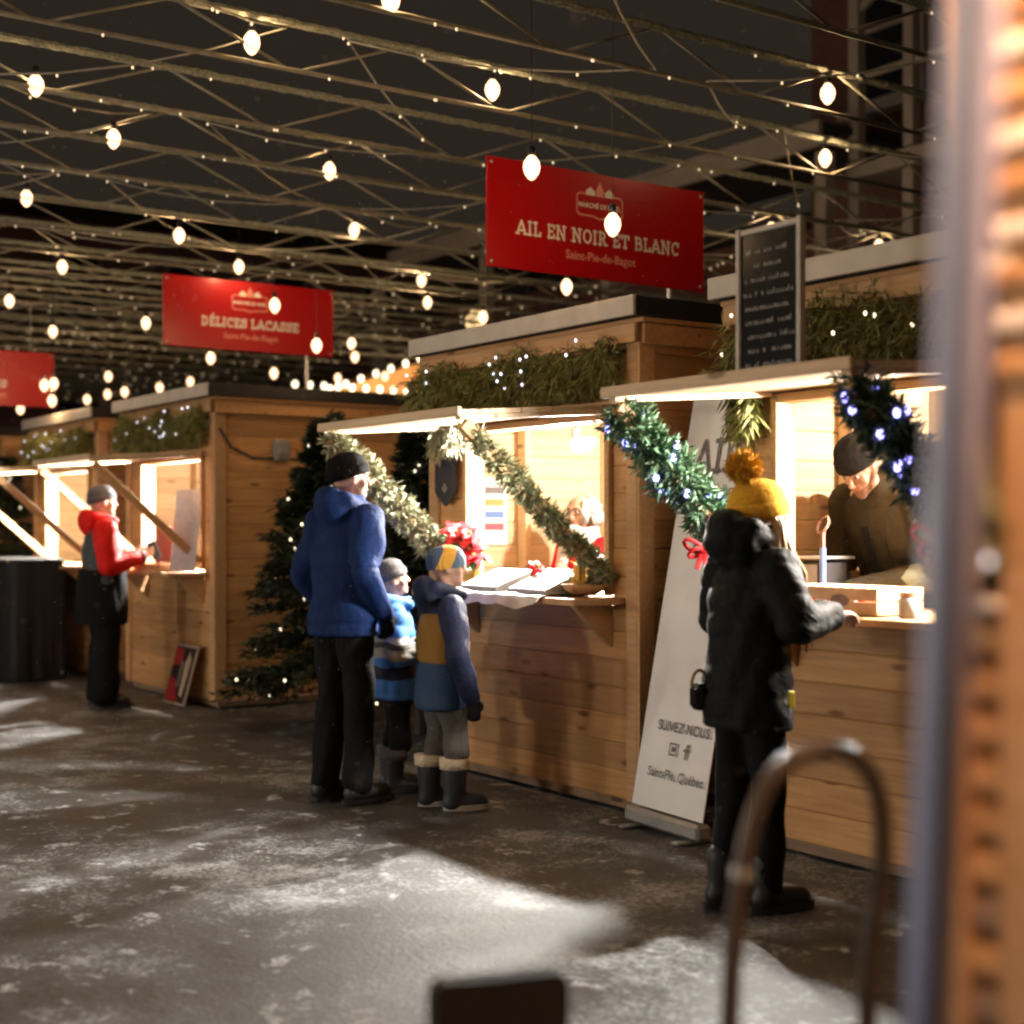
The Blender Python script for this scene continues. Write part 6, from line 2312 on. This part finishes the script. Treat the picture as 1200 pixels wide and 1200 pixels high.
make_person('white haired woman in a red jacket and white scarf inside the middle stall', -7.10, YF + 0.78, 276, 1.58, head=(2, 4, 0), z0=0.055, wide=1.0,
            arms={'R': [(0.26, 0.0, 1.02), (0.16, 0.26, 1.0), (-0.2, 1, 0), (0, 0, -1)], 'L': [(-0.26, 0.0, 1.02), (-0.16, 0.26, 1.0), (0.2, 1, 0), (0, 0, -1)]},
            coat=dict(m=fabric('red jacket cloth', (0.48, 0.012, 0.02), 0.8, 30), hem=0.8, fat=1.08, collar=0.02), trousers=dict(m=BLACKCLOTH), boots=dict(m=BOOTBLACK, h=0.05), hair=gran_hair, extra=scarf_and_glasses)

REDSHELL = fabric('red shell', (0.66, 0.015, 0.012), 0.6, 20, 0.2)
GREYVEST = fabric('grey quilted vest', (0.07, 0.076, 0.08), 0.7, 30)


def phone(root, Hd, B, A, hc, HM):
    w = A['R'][1]
    MB().cbox(w + Vector((-0.05, 0.10, 0.05)), (0.012, 0.075, 0.15), 0.004, Matrix.Rotation(0.4, 3, 'X')).build('phone', DARKPLASTIC, None).parent = root
    mb = MB()
    mb.loft([(B(0, 0, 0.66), 0.25, 0.205), (B(0, 0, 0.90), 0.245, 0.20), (B(0, 0, 1.10), 0.235, 0.192)], 20)
    fuse(mb, 'jacket_skirt', BLACKCLOTH, root, 0.011, 4, folds(0.006, 9, 0))


make_person('customer in a red sleeved jacket with grey vest and grey beanie at the far stall', -11.56, 3.98, 80, 1.75, head=(0, -3, 0), wide=1.16,
            arms={'R': [(0.30, 0.0, 1.13), (0.17, 0.29, 1.20), (-0.3, 0.8, 0.4), (-0.8, 0, 0.3)], 'L': [(-0.29, 0.02, 1.13), (-0.14, 0.29, 1.20), (0.3, 0.8, 0.4), (0.8, 0, 0.3)]},
            coat=dict(m=GREYVEST, sleeve_m=REDSHELL, hood=True, hood_m=REDSHELL, hem=0.98, fat=1.10, sleeve=(0.092, 0.078, 0.052), collar=0.04, disp=puffs(0.006, 0.12, 0.004, 1), cuffs=BLACKCLOTH),
            trousers=dict(m=BLACKCLOTH, fat=1.36, ankle=0.085), boots=dict(m=BOOTBLACK, h=0.08), hat=dict(m=DARKGREYKNIT, tilt=12, k=1.05), extra=phone)

# ------------------------------------------------------------------ a few drifting snowflakes
mb = MB()
rs_ = random.Random(21)
for i in range(1500):
    Z = rs_.uniform(2.2, 9.0)
    p = DV * Z + RV * (rs_.uniform(-0.36, 0.30) * Z)
    p.z = rs_.uniform(0.1, 3.2)
    r_ = rs_.uniform(0.0010, 0.0022)
    mb.add([p + Vector((r_, 0, 0)), p + Vector((-r_ * .5, r_ * .9, 0)), p + Vector((-r_ * .5, -r_ * .9, 0)), p + Vector((0, 0, r_ * 1.3))], [(0, 2, 1), (0, 1, 3), (1, 2, 3), (2, 0, 3)])
tag(mb.build('snowfall', mat('snow', (0.85, 0.85, 0.87), 0.8, bump=0)), 'fine snowflakes drifting through the air of the market', 'snow', kind='stuff')
